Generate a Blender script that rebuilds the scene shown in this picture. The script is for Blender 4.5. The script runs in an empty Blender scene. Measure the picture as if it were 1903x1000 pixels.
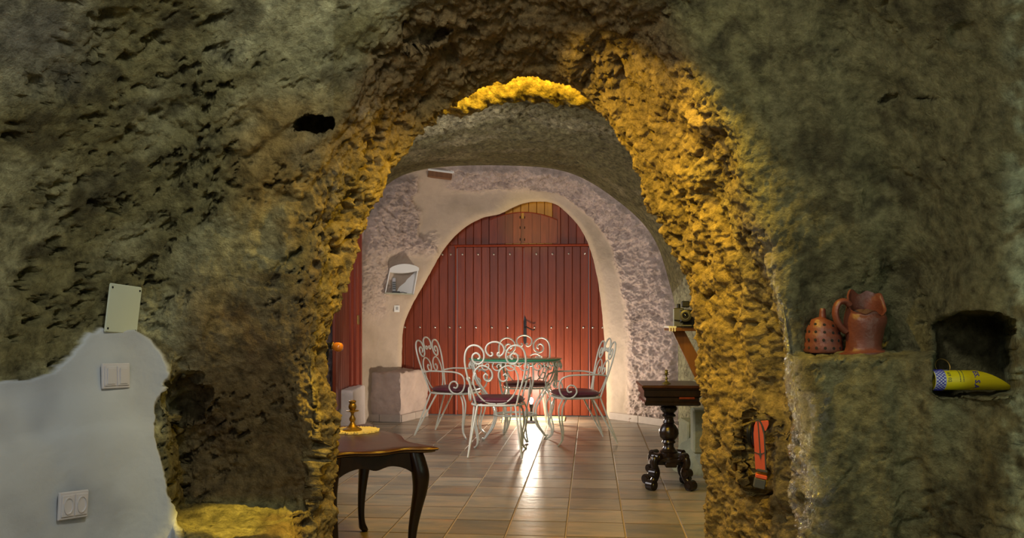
import bpy, math, random
import numpy as np
from mathutils import Vector, Matrix

scene = bpy.context.scene
COL = scene.collection
R = math.radians
PI = math.pi
random.seed(7)

# ------------------------------------------------------------------ camera
FPX, CX, HY, CAMZ = 1600.0, 951.5, 585.0, 1.15      # focal length in pixels, centre, horizon row, eye height
cam = bpy.data.cameras.new('camera')
cam.sensor_width = 36.0
cam.lens = FPX / 1903.0 * 36.0
cam.shift_y = (HY - 500.0) / 1903.0
cam.clip_start = 0.05
cam_o = bpy.data.objects.new('camera', cam)
cam_o.location = (0, 0, CAMZ)
cam_o.rotation_euler = (R(90), 0, 0)
COL.objects.link(cam_o)
scene.camera = cam_o

# ------------------------------------------------------------------ world, lights, exposure
scene.view_settings.view_transform = 'Standard'
scene.view_settings.look = 'None'
scene.view_settings.gamma = 1.0
scene.view_settings.exposure = 0.0
scene.view_settings.use_curve_mapping = False
w = bpy.data.worlds.new('daylight')
scene.world = w
w.use_nodes = True
w.node_tree.nodes['Background'].inputs[0].default_value = (0.90, 0.92, 0.90, 1)
w.node_tree.nodes['Background'].inputs[1].default_value = 0.22

def light(name, kind, loc, energy, color, target=None, **kw):
    l = bpy.data.lights.new(name, kind)
    l.energy = energy
    l.color = color
    for k, v in kw.items():
        setattr(l, k, v)
    o = bpy.data.objects.new(name, l)
    o.location = loc
    if target is not None:
        d = Vector(target) - Vector(loc)
        o.rotation_euler = d.to_track_quat('-Z', 'Y').to_euler()
    COL.objects.link(o)
    return o

WARM = (1.0, 0.66, 0.06)
# daylight through the cave mouth behind the viewer
light('mouth_daylight', 'AREA', (-0.6, -1.2, 2.1), 14, (0.95, 0.98, 0.92), (0.1, 3.0, 1.2), shape='RECTANGLE', size=0.8, size_y=0.8)
# added unseen overhead light, over the viewer: rakes down both walls
light('added_top_light', 'AREA', (-0.15, 1.45, 2.50), 21, (1.0, 0.98, 0.84), (0.0, 2.5, 0.6), shape='RECTANGLE', size=0.35, size_y=0.35)
# daylight from a side opening just right of the viewer, raking along the right wall
light('side_daylight', 'AREA', (1.66, 1.55, 1.25), 5, (0.72, 1.0, 0.80), (1.62, 3.0, 0.95), shape='RECTANGLE', size=0.25, size_y=1.2)
# daylight through the window in the hidden part of the dining room's left wall
light('window_daylight', 'AREA', (-1.36, 5.9, 1.65), 46, (1.0, 0.95, 0.96), (1.0, 6.6, 1.35), shape='RECTANGLE', size=1.2, size_y=1.2)
# added white spot, unseen behind the second arch, to light the dining room
light('added_room_spot', 'SPOT', (-0.25, 4.62, 2.33), 120, (1.0, 0.93, 0.90), (0.0, 9.6, 1.1), spot_size=R(60), spot_blend=0.6, shadow_soft_size=0.05)
light('gable_spot', 'SPOT', (-0.92, 5.3, 1.90), 190, (1.0, 0.74, 0.05), (0.24, 9.8, 2.22), spot_size=R(11), spot_blend=1.0, shadow_soft_size=0.02)
# yellow lamps hidden in the pocket between the two arches
for _x, _y, _z, _e in ((-0.34, 3.84, 2.32, 15), (-0.10, 3.90, 2.46, 26), (0.14, 3.92, 2.46, 26), (0.42, 3.96, 2.30, 15)):
    light('pocket_lamp', 'POINT', (_x, _y, _z), _e, WARM, shadow_soft_size=0.03)
# yellow ceiling spots in the front room, above the frame, raking down both sides of the arch
light('ceiling_spot', 'SPOT', (-0.12, 2.84, 2.20), 105, WARM, (0.80, 3.74, 1.55), spot_size=R(58), spot_blend=1.0, shadow_soft_size=0.02)
light('ceiling_spot', 'SPOT', (0.36, 2.86, 2.19), 78, WARM, (0.96, 3.50, 0.85), spot_size=R(64), spot_blend=0.9, shadow_soft_size=0.02)
light('ceiling_spot', 'SPOT', (0.02, 2.88, 2.18), 360, WARM, (-0.91, 3.02, 0.44), spot_size=R(15), spot_blend=0.5, shadow_soft_size=0.03)
light('ceiling_spot', 'SPOT', (0.25, 2.86, 2.18), 70, WARM, (-0.66, 3.42, 1.15), spot_size=R(60), spot_blend=1.0, shadow_soft_size=0.02)

# ------------------------------------------------------------------ helpers
def P(px, py, d):
    """point at photo pixel (px, py), distance d along the room"""
    return np.array(((px - CX) / FPX * d, d, CAMZ - (py - HY) / FPX * d))
def F(px, d, z=-0.12):
    return np.array(((px - CX) / FPX * d, d, z))

def cat(pts, n=8, closed=False):
    """smooth Catmull-Rom curve through points"""
    pts = [Vector(p) for p in pts]
    N = len(pts)
    out = []
    rng = range(N) if closed else range(N - 1)
    for i in rng:
        if closed:
            p0, p1, p2, p3 = pts[i - 1], pts[i], pts[(i + 1) % N], pts[(i + 2) % N]
        else:
            p1, p2 = pts[i], pts[i + 1]
            p0 = pts[i - 1] if i > 0 else p1 * 2 - p2
            p3 = pts[i + 2] if i + 2 < N else p2 * 2 - p1
        for j in range(n):
            t = j / n
            out.append(0.5 * ((2 * p1) + (p2 - p0) * t + (2 * p0 - 5 * p1 + 4 * p2 - p3) * t * t + (3 * p1 - p0 - 3 * p2 + p3) * t ** 3))
    if not closed:
        out.append(pts[-1])
    return out

class MB:
    def __init__(s):
        s.v = []; s.f = []
    def add(s, vs, fs, M=None):
        b = len(s.v)
        s.v += [tuple(M @ Vector(v)) if M is not None else tuple(v) for v in vs]
        s.f += [tuple(i + b for i in f) for f in fs]
        return s
    def box(s, c, size, M=None, bev=0.0):
        x, y, z = size[0] / 2, size[1] / 2, size[2] / 2
        if bev <= 0:
            vs = [(c[0] + a * x, c[1] + b * y, c[2] + d * z) for a in (-1, 1) for b in (-1, 1) for d in (-1, 1)]
            fs = [(0, 1, 3, 2), (4, 6, 7, 5), (0, 4, 5, 1), (2, 3, 7, 6), (0, 2, 6, 4), (1, 5, 7, 3)]
            return s.add(vs, fs, M)
        # chamfered box: three inset rectangles per corner
        bm_v = []; idx = {}
        for a in (-1, 1):
            for b in (-1, 1):
                for d in (-1, 1):
                    for k in range(3):
                        q = [a * x, b * y, d * z]
                        for m, sg in enumerate((a, b, d)):
                            if m != k:
                                q[m] -= sg * bev
                        idx[(a, b, d, k)] = len(bm_v)
                        bm_v.append((c[0] + q[0], c[1] + q[1], c[2] + q[2]))
        fs = []
        order = [(-1, -1), (1, -1), (1, 1), (-1, 1)]
        for k in range(3):
            for sg in (-1, 1):
                f = []
                for (p, q) in order:
                    key = [0, 0, 0]; key[k] = sg; key[(k + 1) % 3] = p; key[(k + 2) % 3] = q
                    f.append(idx[(key[0], key[1], key[2], k)])
                fs.append(tuple(f) if sg > 0 else tuple(reversed(f)))
        for k in range(3):
            a1, a2 = (k + 1) % 3, (k + 2) % 3
            for p in (-1, 1):
                for q in (-1, 1):
                    f = []
                    for (m, sg) in ((a1, -1), (a1, 1), (a2, 1), (a2, -1)):
                        key = [0, 0, 0]; key[a1] = p; key[a2] = q; key[k] = sg
                        f.append(idx[(key[0], key[1], key[2], m)])
                    fs.append(tuple(f) if p * q > 0 else tuple(reversed(f)))
        for a in (-1, 1):
            for b in (-1, 1):
                for d in (-1, 1):
                    f = [idx[(a, b, d, k)] for k in range(3)]
                    fs.append(tuple(f) if a * b * d > 0 else tuple(reversed(f)))
        return s.add(bm_v, fs, M)
    def tube(s, path, r, n=6, M=None, closed=False, flat=None):
        """round bar along a path; r may be a list; flat=(sx,sy) squashes the section"""
        path = [Vector(p) for p in path]
        N = len(path)
        if N < 2: return s
        vs = []; fs = []
        tang = []
        for i in range(N):
            if closed:
                t = path[(i + 1) % N] - path[i - 1]
            else:
                t = path[min(i + 1, N - 1)] - path[max(i - 1, 0)]
            tang.append(t.normalized() if t.length > 1e-9 else Vector((0, 0, 1)))
        up = Vector((0, 0, 1)) if abs(tang[0].z) < 0.9 else Vector((1, 0, 0))
        nrm = (up - tang[0] * up.dot(tang[0])).normalized()
        for i in range(N):
            nrm = nrm - tang[i] * nrm.dot(tang[i])
            nrm = nrm.normalized() if nrm.length > 1e-6 else tang[i].orthogonal().normalized()
            bn = tang[i].cross(nrm)
            ri = r[i] if isinstance(r, (list, tuple)) else r
            fx, fy = flat if flat else (1, 1)
            for k in range(n):
                a = 2 * PI * k / n
                vs.append(path[i] + nrm * (math.cos(a) * ri * fx) + bn * (math.sin(a) * ri * fy))
        for i in range(N if closed else N - 1):
            j = (i + 1) % N
            for k in range(n):
                k2 = (k + 1) % n
                fs.append((i * n + k, i * n + k2, j * n + k2, j * n + k))
        if not closed:
            fs.append(tuple(reversed(range(n))))
            fs.append(tuple((N - 1) * n + k for k in range(n)))
        return s.add(vs, fs, M)
    def lathe(s, prof, n=24, M=None, flute=None):
        """prof: list of (radius, z)"""
        vs = []; fs = []
        for (r, z) in prof:
            for k in range(n):
                a = 2 * PI * k / n
                rr = r * (flute(a, z) if flute else 1)
                vs.append((rr * math.cos(a), rr * math.sin(a), z))
        m = len(prof)
        for i in range(m - 1):
            for k in range(n):
                k2 = (k + 1) % n
                fs.append((i * n + k, i * n + k2, (i + 1) * n + k2, (i + 1) * n + k))
        fs.append(tuple(reversed(range(n))))
        fs.append(tuple((m - 1) * n + k for k in range(n)))
        return s.add(vs, fs, M)
    def prism(s, outline, h0, h1, M=None):
        """outline in xy, extruded z h0..h1"""
        n = len(outline)
        vs = [(p[0], p[1], h0) for p in outline] + [(p[0], p[1], h1) for p in outline]
        fs = [tuple(reversed(range(n))), tuple(range(n, 2 * n))]
        fs += [(i, (i + 1) % n, n + (i + 1) % n, n + i) for i in range(n)]
        return s.add(vs, fs, M)
    def stack(s, rings, M=None, cap=True):
        """loft of equal-length closed rings"""
        n = len(rings[0])
        vs = [p for r_ in rings for p in r_]
        fs = []
        for i in range(len(rings) - 1):
            for k in range(n):
                k2 = (k + 1) % n
                fs.append((i * n + k, i * n + k2, (i + 1) * n + k2, (i + 1) * n + k))
        if cap:
            fs.append(tuple(reversed(range(n))))
            fs.append(tuple((len(rings) - 1) * n + k for k in range(n)))
        return s.add(vs, fs, M)
    def mesh(s, name, mat, smooth=True, angle=40):
        me = bpy.data.meshes.new(name)
        me.from_pydata(s.v, [], s.f)
        me.validate()
        if mat is not None: me.materials.append(mat)
        if smooth:
            me.polygons.foreach_set('use_smooth', [True] * len(me.polygons))
            try: me.set_sharp_from_angle(angle=R(angle))
            except Exception: pass
        me.update()
        return me
    def build(s, name, mat, parent=None, smooth=True, angle=40):
        return obj(name, s.mesh(name, mat, smooth, angle), parent)

def obj(name, data, parent=None):
    o = bpy.data.objects.new(name, data)
    COL.objects.link(o)
    if parent is not None: o.parent = parent
    return o
def tag(o, label=None, cat_=None, group=None, kind=None):
    if label: o['label'] = label
    if cat_: o['category'] = cat_
    if group: o['group'] = group
    if kind: o['kind'] = kind
    return o
def thing(name, loc, rz, label, cat_, group=None):
    o = bpy.data.objects.new(name, None)
    o.empty_display_size = 0.05
    COL.objects.link(o)
    o.location = loc
    o.rotation_euler = (0, 0, rz)
    return tag(o, label, cat_, group)
def copy_tree(o, parent=None):
    c = o.copy(); COL.objects.link(c); c.parent = parent
    for ch in list(o.children): copy_tree(ch, c)
    return c
def T(x, y, z): return Matrix.Translation((x, y, z))
def RX(a): return Matrix.Rotation(a, 4, 'X')
def RY(a): return Matrix.Rotation(a, 4, 'Y')
def RZ(a): return Matrix.Rotation(a, 4, 'Z')
def S(x, y, z): return Matrix.Diagonal((x, y, z, 1))

# ------------------------------------------------------------------ materials
def new_mat(name):
    m = bpy.data.materials.new(name)
    m.use_nodes = True
    nt = m.node_tree
    b = nt.nodes['Principled BSDF']
    return m, nt, b
def N_(nt, t, **kw):
    n = nt.nodes.new(t)
    for k, v in kw.items():
        if k in n.inputs: n.inputs[k].default_value = v
        else: setattr(n, k, v)
    return n
def simple(name, col, rough=0.5, metal=0.0, var=0.0, vscale=8.0, bump=0.0, bscale=60.0, stretch=(1, 1, 1), spec=0.5, coat=0.0):
    m, nt, b = new_mat(name)
    b.inputs['Roughness'].default_value = rough
    b.inputs['Metallic'].default_value = metal
    b.inputs['Specular IOR Level'].default_value = spec
    b.inputs['Coat Weight'].default_value = coat
    tc = N_(nt, 'ShaderNodeTexCoord')
    mp = N_(nt, 'ShaderNodeMapping')
    mp.inputs['Scale'].default_value = stretch
    nt.links.new(tc.outputs['Object'], mp.inputs[0])
    nz = N_(nt, 'ShaderNodeTexNoise', Scale=vscale, Detail=6.0, Roughness=0.6)
    nt.links.new(mp.outputs[0], nz.inputs['Vector'])
    mx = N_(nt, 'ShaderNodeMix', data_type='RGBA')
    mx.inputs[6].default_value = tuple(max(0, c * (1 - var)) for c in col) + (1,)
    mx.inputs[7].default_value = tuple(min(1, c * (1 + var)) for c in col) + (1,)
    nt.links.new(nz.outputs['Fac'], mx.inputs[0])
    nt.links.new(mx.outputs[2], b.inputs['Base Color'])
    if bump > 0:
        n2 = N_(nt, 'ShaderNodeTexNoise', Scale=bscale, Detail=5.0, Roughness=0.65)
        nt.links.new(mp.outputs[0], n2.inputs['Vector'])
        bp = N_(nt, 'ShaderNodeBump', Strength=bump, Distance=0.01)
        nt.links.new(n2.outputs['Fac'], bp.inputs['Height'])
        nt.links.new(bp.outputs[0], b.inputs['Normal'])
    return m

def rock_material(name, rough=0.85, scale=1.0, bump=1.0, var=0.7):
    """rock: colour from the mesh's own 'tint' attribute (kind of stone / plaster, some painted daylight), grain and relief from noise; 'wet' lowers the roughness"""
    m, nt, b = new_mat(name)
    at = N_(nt, 'ShaderNodeAttribute', attribute_name='tint')
    wt = N_(nt, 'ShaderNodeAttribute', attribute_name='wet')
    pl = N_(nt, 'ShaderNodeAttribute', attribute_name='smoothness')
    tc = N_(nt, 'ShaderNodeTexCoord')
    n1 = N_(nt, 'ShaderNodeTexNoise', Scale=22 * scale, Detail=9.0, Roughness=0.68)
    nt.links.new(tc.outputs['Object'], n1.inputs['Vector'])
    mr = N_(nt, 'ShaderNodeMapRange')
    mr.inputs[1].default_value = 0.30; mr.inputs[2].default_value = 0.70
    mr.inputs[3].default_value = 1 - var; mr.inputs[4].default_value = 1 + var
    nt.links.new(n1.outputs['Fac'], mr.inputs[0])
    one = N_(nt, 'ShaderNodeMix', data_type='FLOAT')
    one.inputs[3].default_value = 1.0
    nt.links.new(pl.outputs['Fac'], one.inputs[0])
    nt.links.new(mr.outputs[0], one.inputs[2])
    mul = N_(nt, 'ShaderNodeVectorMath', operation='SCALE')
    nt.links.new(at.outputs['Color'], mul.inputs[0])
    nt.links.new(one.outputs[0], mul.inputs['Scale'])
    nt.links.new(mul.outputs[0], b.inputs['Base Color'])
    # relief
    n2 = N_(nt, 'ShaderNodeTexNoise', Scale=95 * scale, Detail=6.0, Roughness=0.7)
    nt.links.new(tc.outputs['Object'], n2.inputs['Vector'])
    n3 = N_(nt, 'ShaderNodeTexVoronoi', Scale=42 * scale)
    nt.links.new(tc.outputs['Object'], n3.inputs['Vector'])
    ad = N_(nt, 'ShaderNodeMath', operation='MULTIPLY_ADD')
    ad.inputs[1].default_value = 0.35
    nt.links.new(n3.outputs['Distance'], ad.inputs[0])
    nt.links.new(n2.outputs['Fac'], ad.inputs[2])
    st = N_(nt, 'ShaderNodeMapRange')
    st.inputs[3].default_value = bump; st.inputs[4].default_value = bump * 0.14
    nt.links.new(pl.outputs['Fac'], st.inputs[0])
    bp = N_(nt, 'ShaderNodeBump', Distance=0.018)
    nt.links.new(st.outputs[0], bp.inputs['Strength'])
    nt.links.new(ad.outputs[0], bp.inputs['Height'])
    nt.links.new(bp.outputs[0], b.inputs['Normal'])
    rr = N_(nt, 'ShaderNodeMapRange')
    rr.inputs[3].default_value = rough; rr.inputs[4].default_value = 0.10
    nt.links.new(wt.outputs['Fac'], rr.inputs[0])
    nt.links.new(rr.outputs[0], b.inputs['Roughness'])
    sp = N_(nt, 'ShaderNodeMapRange')
    sp.inputs[3].default_value = 0.25; sp.inputs[4].default_value = 1.0
    nt.links.new(wt.outputs['Fac'], sp.inputs[0])
    nt.links.new(sp.outputs[0], b.inputs['Specular IOR Level'])
    ir = N_(nt, 'ShaderNodeMapRange')
    ir.inputs[3].default_value = 1.45; ir.inputs[4].default_value = 2.4
    nt.links.new(wt.outputs['Fac'], ir.inputs[0])
    nt.links.new(ir.outputs[0], b.inputs['IOR'])
    return m

def wood_material(name, dark, light_, rough=0.35, grain=(14, 14, 1.2), coat=0.0, rnd=0.0):
    m, nt, b = new_mat(name)
    tc = N_(nt, 'ShaderNodeTexCoord')
    mp = N_(nt, 'ShaderNodeMapping')
    mp.inputs['Scale'].default_value = grain
    nt.links.new(tc.outputs['Object'], mp.inputs[0])
    oi = N_(nt, 'ShaderNodeObjectInfo')
    nz = N_(nt, 'ShaderNodeTexNoise', noise_dimensions='4D', Scale=3.0, Detail=7.0, Roughness=0.6)
    ml = N_(nt, 'ShaderNodeMath', operation='MULTIPLY')
    ml.inputs[1].default_value = 40
    nt.links.new(oi.outputs['Random'], ml.inputs[0])
    nt.links.new(ml.outputs[0], nz.inputs['W'])
    nt.links.new(mp.outputs[0], nz.inputs['Vector'])
    mx = N_(nt, 'ShaderNodeMix', data_type='RGBA')
    mx.inputs[6].default_value = dark + (1,)
    mx.inputs[7].default_value = light_ + (1,)
    mr = N_(nt, 'ShaderNodeMapRange')
    mr.inputs[1].default_value = 0.3; mr.inputs[2].default_value = 0.7
    nt.links.new(nz.outputs['Fac'], mr.inputs[0])
    nt.links.new(mr.outputs[0], mx.inputs[0])
    hs = N_(nt, 'ShaderNodeHueSaturation')
    r2 = N_(nt, 'ShaderNodeMapRange')
    r2.inputs[3].default_value = 1 - rnd; r2.inputs[4].default_value = 1 + rnd
    nt.links.new(oi.outputs['Random'], r2.inputs[0])
    nt.links.new(r2.outputs[0], hs.inputs['Value'])
    nt.links.new(mx.outputs[2], hs.inputs['Color'])
    nt.links.new(hs.outputs[0], b.inputs['Base Color'])
    b.inputs['Roughness'].default_value = rough
    b.inputs['Specular IOR Level'].default_value = 0.3
    b.inputs['Coat Weight'].default_value = coat
    b.inputs['Coat Roughness'].default_value = 0.25
    bp = N_(nt, 'ShaderNodeBump', Strength=0.12, Distance=0.004)
    nt.links.new(nz.outputs['Fac'], bp.inputs['Height'])
    nt.links.new(bp.outputs[0], b.inputs['Normal'])
    return m

M = {}
M['rock_front'] = rock_material('volcanic rock, front room')
M['rock_mid'] = rock_material('volcanic rock, vault', bump=0.9)
M['rock_back'] = rock_material('pale hacked rock', scale=0.7, bump=0.9, var=0.3)
M['door_red'] = wood_material('red stained door wood', (0.125, 0.020, 0.006), (0.215, 0.038, 0.011), 0.42, rnd=0.18)
M['door_lamp_glow'] = wood_material('red boards with painted lamp glow', (0.30, 0.13, 0.012), (0.44, 0.21, 0.022), 0.42)  # yellow lamp glow on the red door boards, put into their colour
M['door_trim'] = wood_material('red varnished trim', (0.20, 0.026, 0.008), (0.28, 0.044, 0.014), 0.45)
M['mahogany'] = wood_material('dark mahogany', (0.022, 0.007, 0.004), (0.060, 0.018, 0.010), 0.30, grain=(3, 14, 14), coat=0.15)
M['mahogany_dark'] = wood_material('near black mahogany', (0.006, 0.003, 0.002), (0.016, 0.006, 0.004), 0.28, coat=0.2)
M['walnut'] = wood_material('carved dark walnut', (0.006, 0.0035, 0.0025), (0.018, 0.009, 0.006), 0.28, coat=0.3)
M['gilt'] = simple('worn gilt edge', (0.20, 0.11, 0.035), 0.4, 0.5, 0.4, 30)
M['shelf_wood'] = wood_material('brown shelf wood', (0.16, 0.065, 0.022), (0.24, 0.105, 0.038), 0.5)
M['white_iron'] = simple('cream painted iron', (0.60, 0.61, 0.53), 0.33, 0.0, 0.12, 30)
M['cushion'] = simple('burgundy leather', (0.11, 0.024, 0.040), 0.34, 0, 0.3, 14, 0.15, 90)
M['studs'] = simple('nickel studs', (0.55, 0.52, 0.48), 0.22, 0.9)
M['black_iron'] = simple('black iron', (0.012, 0.012, 0.014), 0.42, 0.6)
M['white_plastic'] = simple('white plastic', (0.86, 0.87, 0.85), 0.35)
M['grey_plastic'] = simple('grey plastic', (0.40, 0.41, 0.42), 0.4)
M['dark_plastic'] = simple('dark plastic', (0.03, 0.035, 0.035), 0.4)
M['cream_lid'] = simple('pale cover plate', (0.52, 0.57, 0.47), 0.5, 0, 0.06, 5)
M['terracotta'] = simple('smoked terracotta', (0.15, 0.042, 0.024), 0.42, 0, 0.6, 9, 0.35, 45)
M['terracotta_dark'] = simple('dark hole in terracotta', (0.012, 0.008, 0.006), 0.9)
M['yellow_card'] = simple('yellow printed card', (0.70, 0.56, 0.01), 0.4)
M['blue_ink'] = simple('blue ink', (0.035, 0.03, 0.36), 0.5)
M['grey_ink'] = simple('dark green grey ink', (0.13, 0.14, 0.04), 0.5)
M['white_card'] = simple('white card', (0.55, 0.55, 0.62), 0.5)
M['brass'] = simple('aged brass', (0.30, 0.19, 0.05), 0.42, 0.8, 0.35, 40)
M['green_brass'] = simple('tarnished brass', (0.20, 0.17, 0.05), 0.42, 0.7, 0.3, 40)
M['doily'] = simple('crocheted cotton', (0.66, 0.56, 0.28), 0.85, 0, 0.12, 50)
M['red_paint'] = simple('red painted wood', (0.60, 0.085, 0.018), 0.42, 0, 0.25, 12)
M['grey_edge'] = simple('worn dark edge', (0.055, 0.055, 0.045), 0.55, 0, 0.3, 20)
M['ceramic'] = simple('orange glazed ceramic', (0.55, 0.17, 0.02), 0.12, 0, 0.3, 20, coat=0.5)
M['cam_metal'] = simple('olive grey metal', (0.12, 0.115, 0.075), 0.4, 0.5, 0.3, 20)
M['cam_black'] = simple('black leatherette', (0.010, 0.010, 0.011), 0.55, 0, 0.3, 40, 0.2, 200)
M['lens'] = simple('lens glass', (0.006, 0.007, 0.010), 0.05, 0, coat=1.0)
M['mat_yellow'] = simple('yellow green doormat', (0.60, 0.58, 0.26), 0.9, 0, 0.1, 60)
M['whitewash'] = simple('whitewashed rough block', (0.62, 0.56, 0.53), 0.85, 0, 0.22, 7, 0.5, 40)
M['stone'] = simple('pale green grey stone', (0.30, 0.31, 0.20), 0.85, 0, 0.3, 9, 0.6, 40)
M['skirting'] = simple('stone skirting tile', (0.33, 0.28, 0.24), 0.45, 0, 0.25, 12, 0.1, 40)
M['grout'] = simple('sandy grout', (0.36, 0.27, 0.16), 0.8, 0, 0.2, 20)

# clear green glass: tinted, see-through
def glass_material():
    m, nt, b = new_mat('green glass')
    b.inputs['Base Color'].default_value = (0.06, 0.48, 0.26, 1)
    b.inputs['Roughness'].default_value = 0.04
    b.inputs['IOR'].default_value = 1.22
    b.inputs['Transmission Weight'].default_value = 0.35
    b.inputs['Specular IOR Level'].default_value = 0.25
    return m
M['glass'] = glass_material()

def tile_material():
    m, nt, b = new_mat('slate effect floor tile')
    tc = N_(nt, 'ShaderNodeTexCoord')
    oi = N_(nt, 'ShaderNodeObjectInfo')
    mp = N_(nt, 'ShaderNodeMapping')
    mp.inputs['Scale'].default_value = (2.2, 7.0, 1)
    cmb = N_(nt, 'ShaderNodeMath', operation='MULTIPLY')
    cmb.inputs[1].default_value = 60
    nt.links.new(oi.outputs['Random'], cmb.inputs[0])
    nt.links.new(tc.outputs['Object'], mp.inputs[0])
    nz = N_(nt, 'ShaderNodeTexNoise', noise_dimensions='4D', Scale=1.6, Detail=7.0, Roughness=0.6, Distortion=0.6)
    nt.links.new(mp.outputs[0], nz.inputs['Vector'])
    nt.links.new(cmb.outputs[0], nz.inputs['W'])
    cr = N_(nt, 'ShaderNodeValToRGB')
    e = cr.color_ramp.elements
    e[0].position = 0.30; e[0].color = (0.135, 0.155, 0.155, 1)
    e[1].position = 0.72; e[1].color = (0.38, 0.235, 0.135, 1)
    k = e.new(0.45); k.color = (0.235, 0.215, 0.165, 1)
    k = e.new(0.58); k.color = (0.33, 0.265, 0.185, 1)
    nt.links.new(nz.outputs['Fac'], cr.inputs[0])
    hs = N_(nt, 'ShaderNodeHueSaturation')
    mr = N_(nt, 'ShaderNodeMapRange')
    mr.inputs[3].default_value = 0.62; mr.inputs[4].default_value = 1.08
    nt.links.new(oi.outputs['Random'], mr.inputs[0])
    nt.links.new(mr.outputs[0], hs.inputs['Value'])
    nt.links.new(cr.outputs[0], hs.inputs['Color'])
    nt.links.new(hs.outputs[0], b.inputs['Base Color'])
    b.inputs['Roughness'].default_value = 0.34
    n2 = N_(nt, 'ShaderNodeTexNoise', noise_dimensions='4D', Scale=14.0, Detail=5.0, Roughness=0.6)
    nt.links.new(tc.outputs['Object'], n2.inputs['Vector'])
    nt.links.new(cmb.outputs[0], n2.inputs['W'])
    bp = N_(nt, 'ShaderNodeBump', Strength=0.5, Distance=0.006)
    nt.links.new(n2.outputs['Fac'], bp.inputs['Height'])
    nt.links.new(bp.outputs[0], b.inputs['Normal'])
    return m
M['tile'] = tile_material()

# ================================================================== THE CAVE
# The cave is one lofted skin: each ring below is a line from the left floor over the roof to the right floor.
_rng = np.random.RandomState(11)
_perm = _rng.permutation(256)
_perm = np.concatenate([_perm, _perm, _perm])
_grad = _rng.normal(size=(256, 3)); _grad /= np.linalg.norm(_grad, axis=1)[:, None]
def perlin(p):
    i = np.floor(p).astype(np.int64); f = p - i
    u = f * f * f * (f * (f * 6 - 15) + 10)
    i &= 255
    out = 0
    for dx in (0, 1):
        for dy in (0, 1):
            for dz in (0, 1):
                h = _perm[(_perm[(_perm[(i[:, 0] + dx) & 255] + i[:, 1] + dy) & 255] + i[:, 2] + dz) & 255]
                g = _grad[h]
                d = (g * (f - np.array((dx, dy, dz)))).sum(1)
                wgt = (u[:, 0] if dx else 1 - u[:, 0]) * (u[:, 1] if dy else 1 - u[:, 1]) * (u[:, 2] if dz else 1 - u[:, 2])
                out = out + d * wgt
    return out * 1.5
def fbm(p, octv=4, gain=0.5, off=0.0):
    s = 0; a = 1.0; t = 0
    for o in range(octv):
        s = s + a * perlin(p * (2.03 ** o) + off + 17.3 * o); t += a; a *= gain
    return s / t
def ridge(p, octv=3, gain=0.55, off=0.0):
    s = 0; a = 1.0; t = 0
    for o in range(octv):
        s = s + a * (1 - 2 * np.abs(perlin(p * (2.07 ** o) + off + 9.1 * o))); t += a; a *= gain
    return s / t
def sm(a, b, x):
    t = np.clip((x - a) / (b - a), 0, 1)
    return t * t * (3 - 2 * t)
def bumpf(x, a, b, e):          # 1 inside [a,b], soft edges of width e
    return sm(a - e, a + e, x) * (1 - sm(b - e, b + e, x))

ZK = [-.12, .42, .74, .90, 1.10, 1.32, 1.55, 1.82, 2.10]
def ring3(Y, XL, XR, top, zl=1.0):
    zs = [z * (zl if z > 0 else 1) for z in ZK]
    L_ = [np.array((XL, Y, z)) for z in zs[:6]] + [np.array((XL * .97, Y, zs[6])), np.array((XL * .90, Y, zs[7])), np.array((XL * .76, Y, min(zs[8], top - .25)))]
    mid = [np.array((XL * .45, Y, top - .07)), np.array(((XL + XR) / 2 * .5, Y, top)), np.array((XR * .45, Y, top - .07))]
    Rr = [np.array((XR * .74, Y, min(zs[8], top - .25))), np.array((XR * .88, Y, zs[7])), np.array((XR * .97, Y, zs[6])), np.array((XR, Y, zs[5])), np.array((XR, Y, zs[3])), np.array((XR, Y, zs[1])), np.array((XR, Y, -.12))]
    return L_ + mid + Rr

V0 = ring3(-2.2, -2.3, 2.3, 2.75)
V1 = ring3(0.4, -1.95, 1.95, 2.70)
W2 = [F(110, 2.6), P(105, 900, 2.62), P(100, 790, 2.65), P(95, 720, 2.68), P(95, 640, 2.7), P(95, 540, 2.7), P(95, 420, 2.66), P(110, 240, 2.55), P(190, 0, 2.4),
      P(450, -330, 2.15), P(950, -560, 2.0), P(1430, -500, 2.05),
      P(1640, -150, 2.35), P(1750, 120, 2.52), P(1800, 370, 2.62), P(1815, 560, 2.64), P(1830, 740, 2.62), P(1845, 900, 2.6), F(1850, 2.58)]
W1 = [F(400, 2.95), P(395, 900, 2.98), P(385, 790, 3.0), P(380, 720, 3.02), P(385, 640, 3.03), P(395, 540, 3.02), P(405, 430, 2.98), P(430, 280, 2.90), P(480, 100, 2.78),
      P(650, -120, 2.62), P(950, -230, 2.55), P(1240, -190, 2.62),
      P(1400, -50, 2.74), P(1500, 150, 2.84), P(1575, 380, 2.92), P(1605, 560, 2.96), P(1620, 740, 2.94), P(1640, 900, 2.9), F(1650, 2.86)]
A_ = [F(555, 3.12), P(552, 900, 3.1), P(560, 800, 3.1), P(552, 730, 3.1), P(556, 650, 3.1), P(575, 550, 3.1), P(592, 445, 3.08), P(606, 320, 3.04), P(655, 175, 2.98),
      P(770, 25, 2.92), P(960, -60, 2.88), P(1130, -30, 2.9),
      P(1240, 40, 2.95), P(1330, 215, 3.02), P(1405, 400, 3.06), P(1442, 560, 3.08), P(1470, 740, 3.04), P(1492, 900, 3.0), F(1500, 2.98)]
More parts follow.
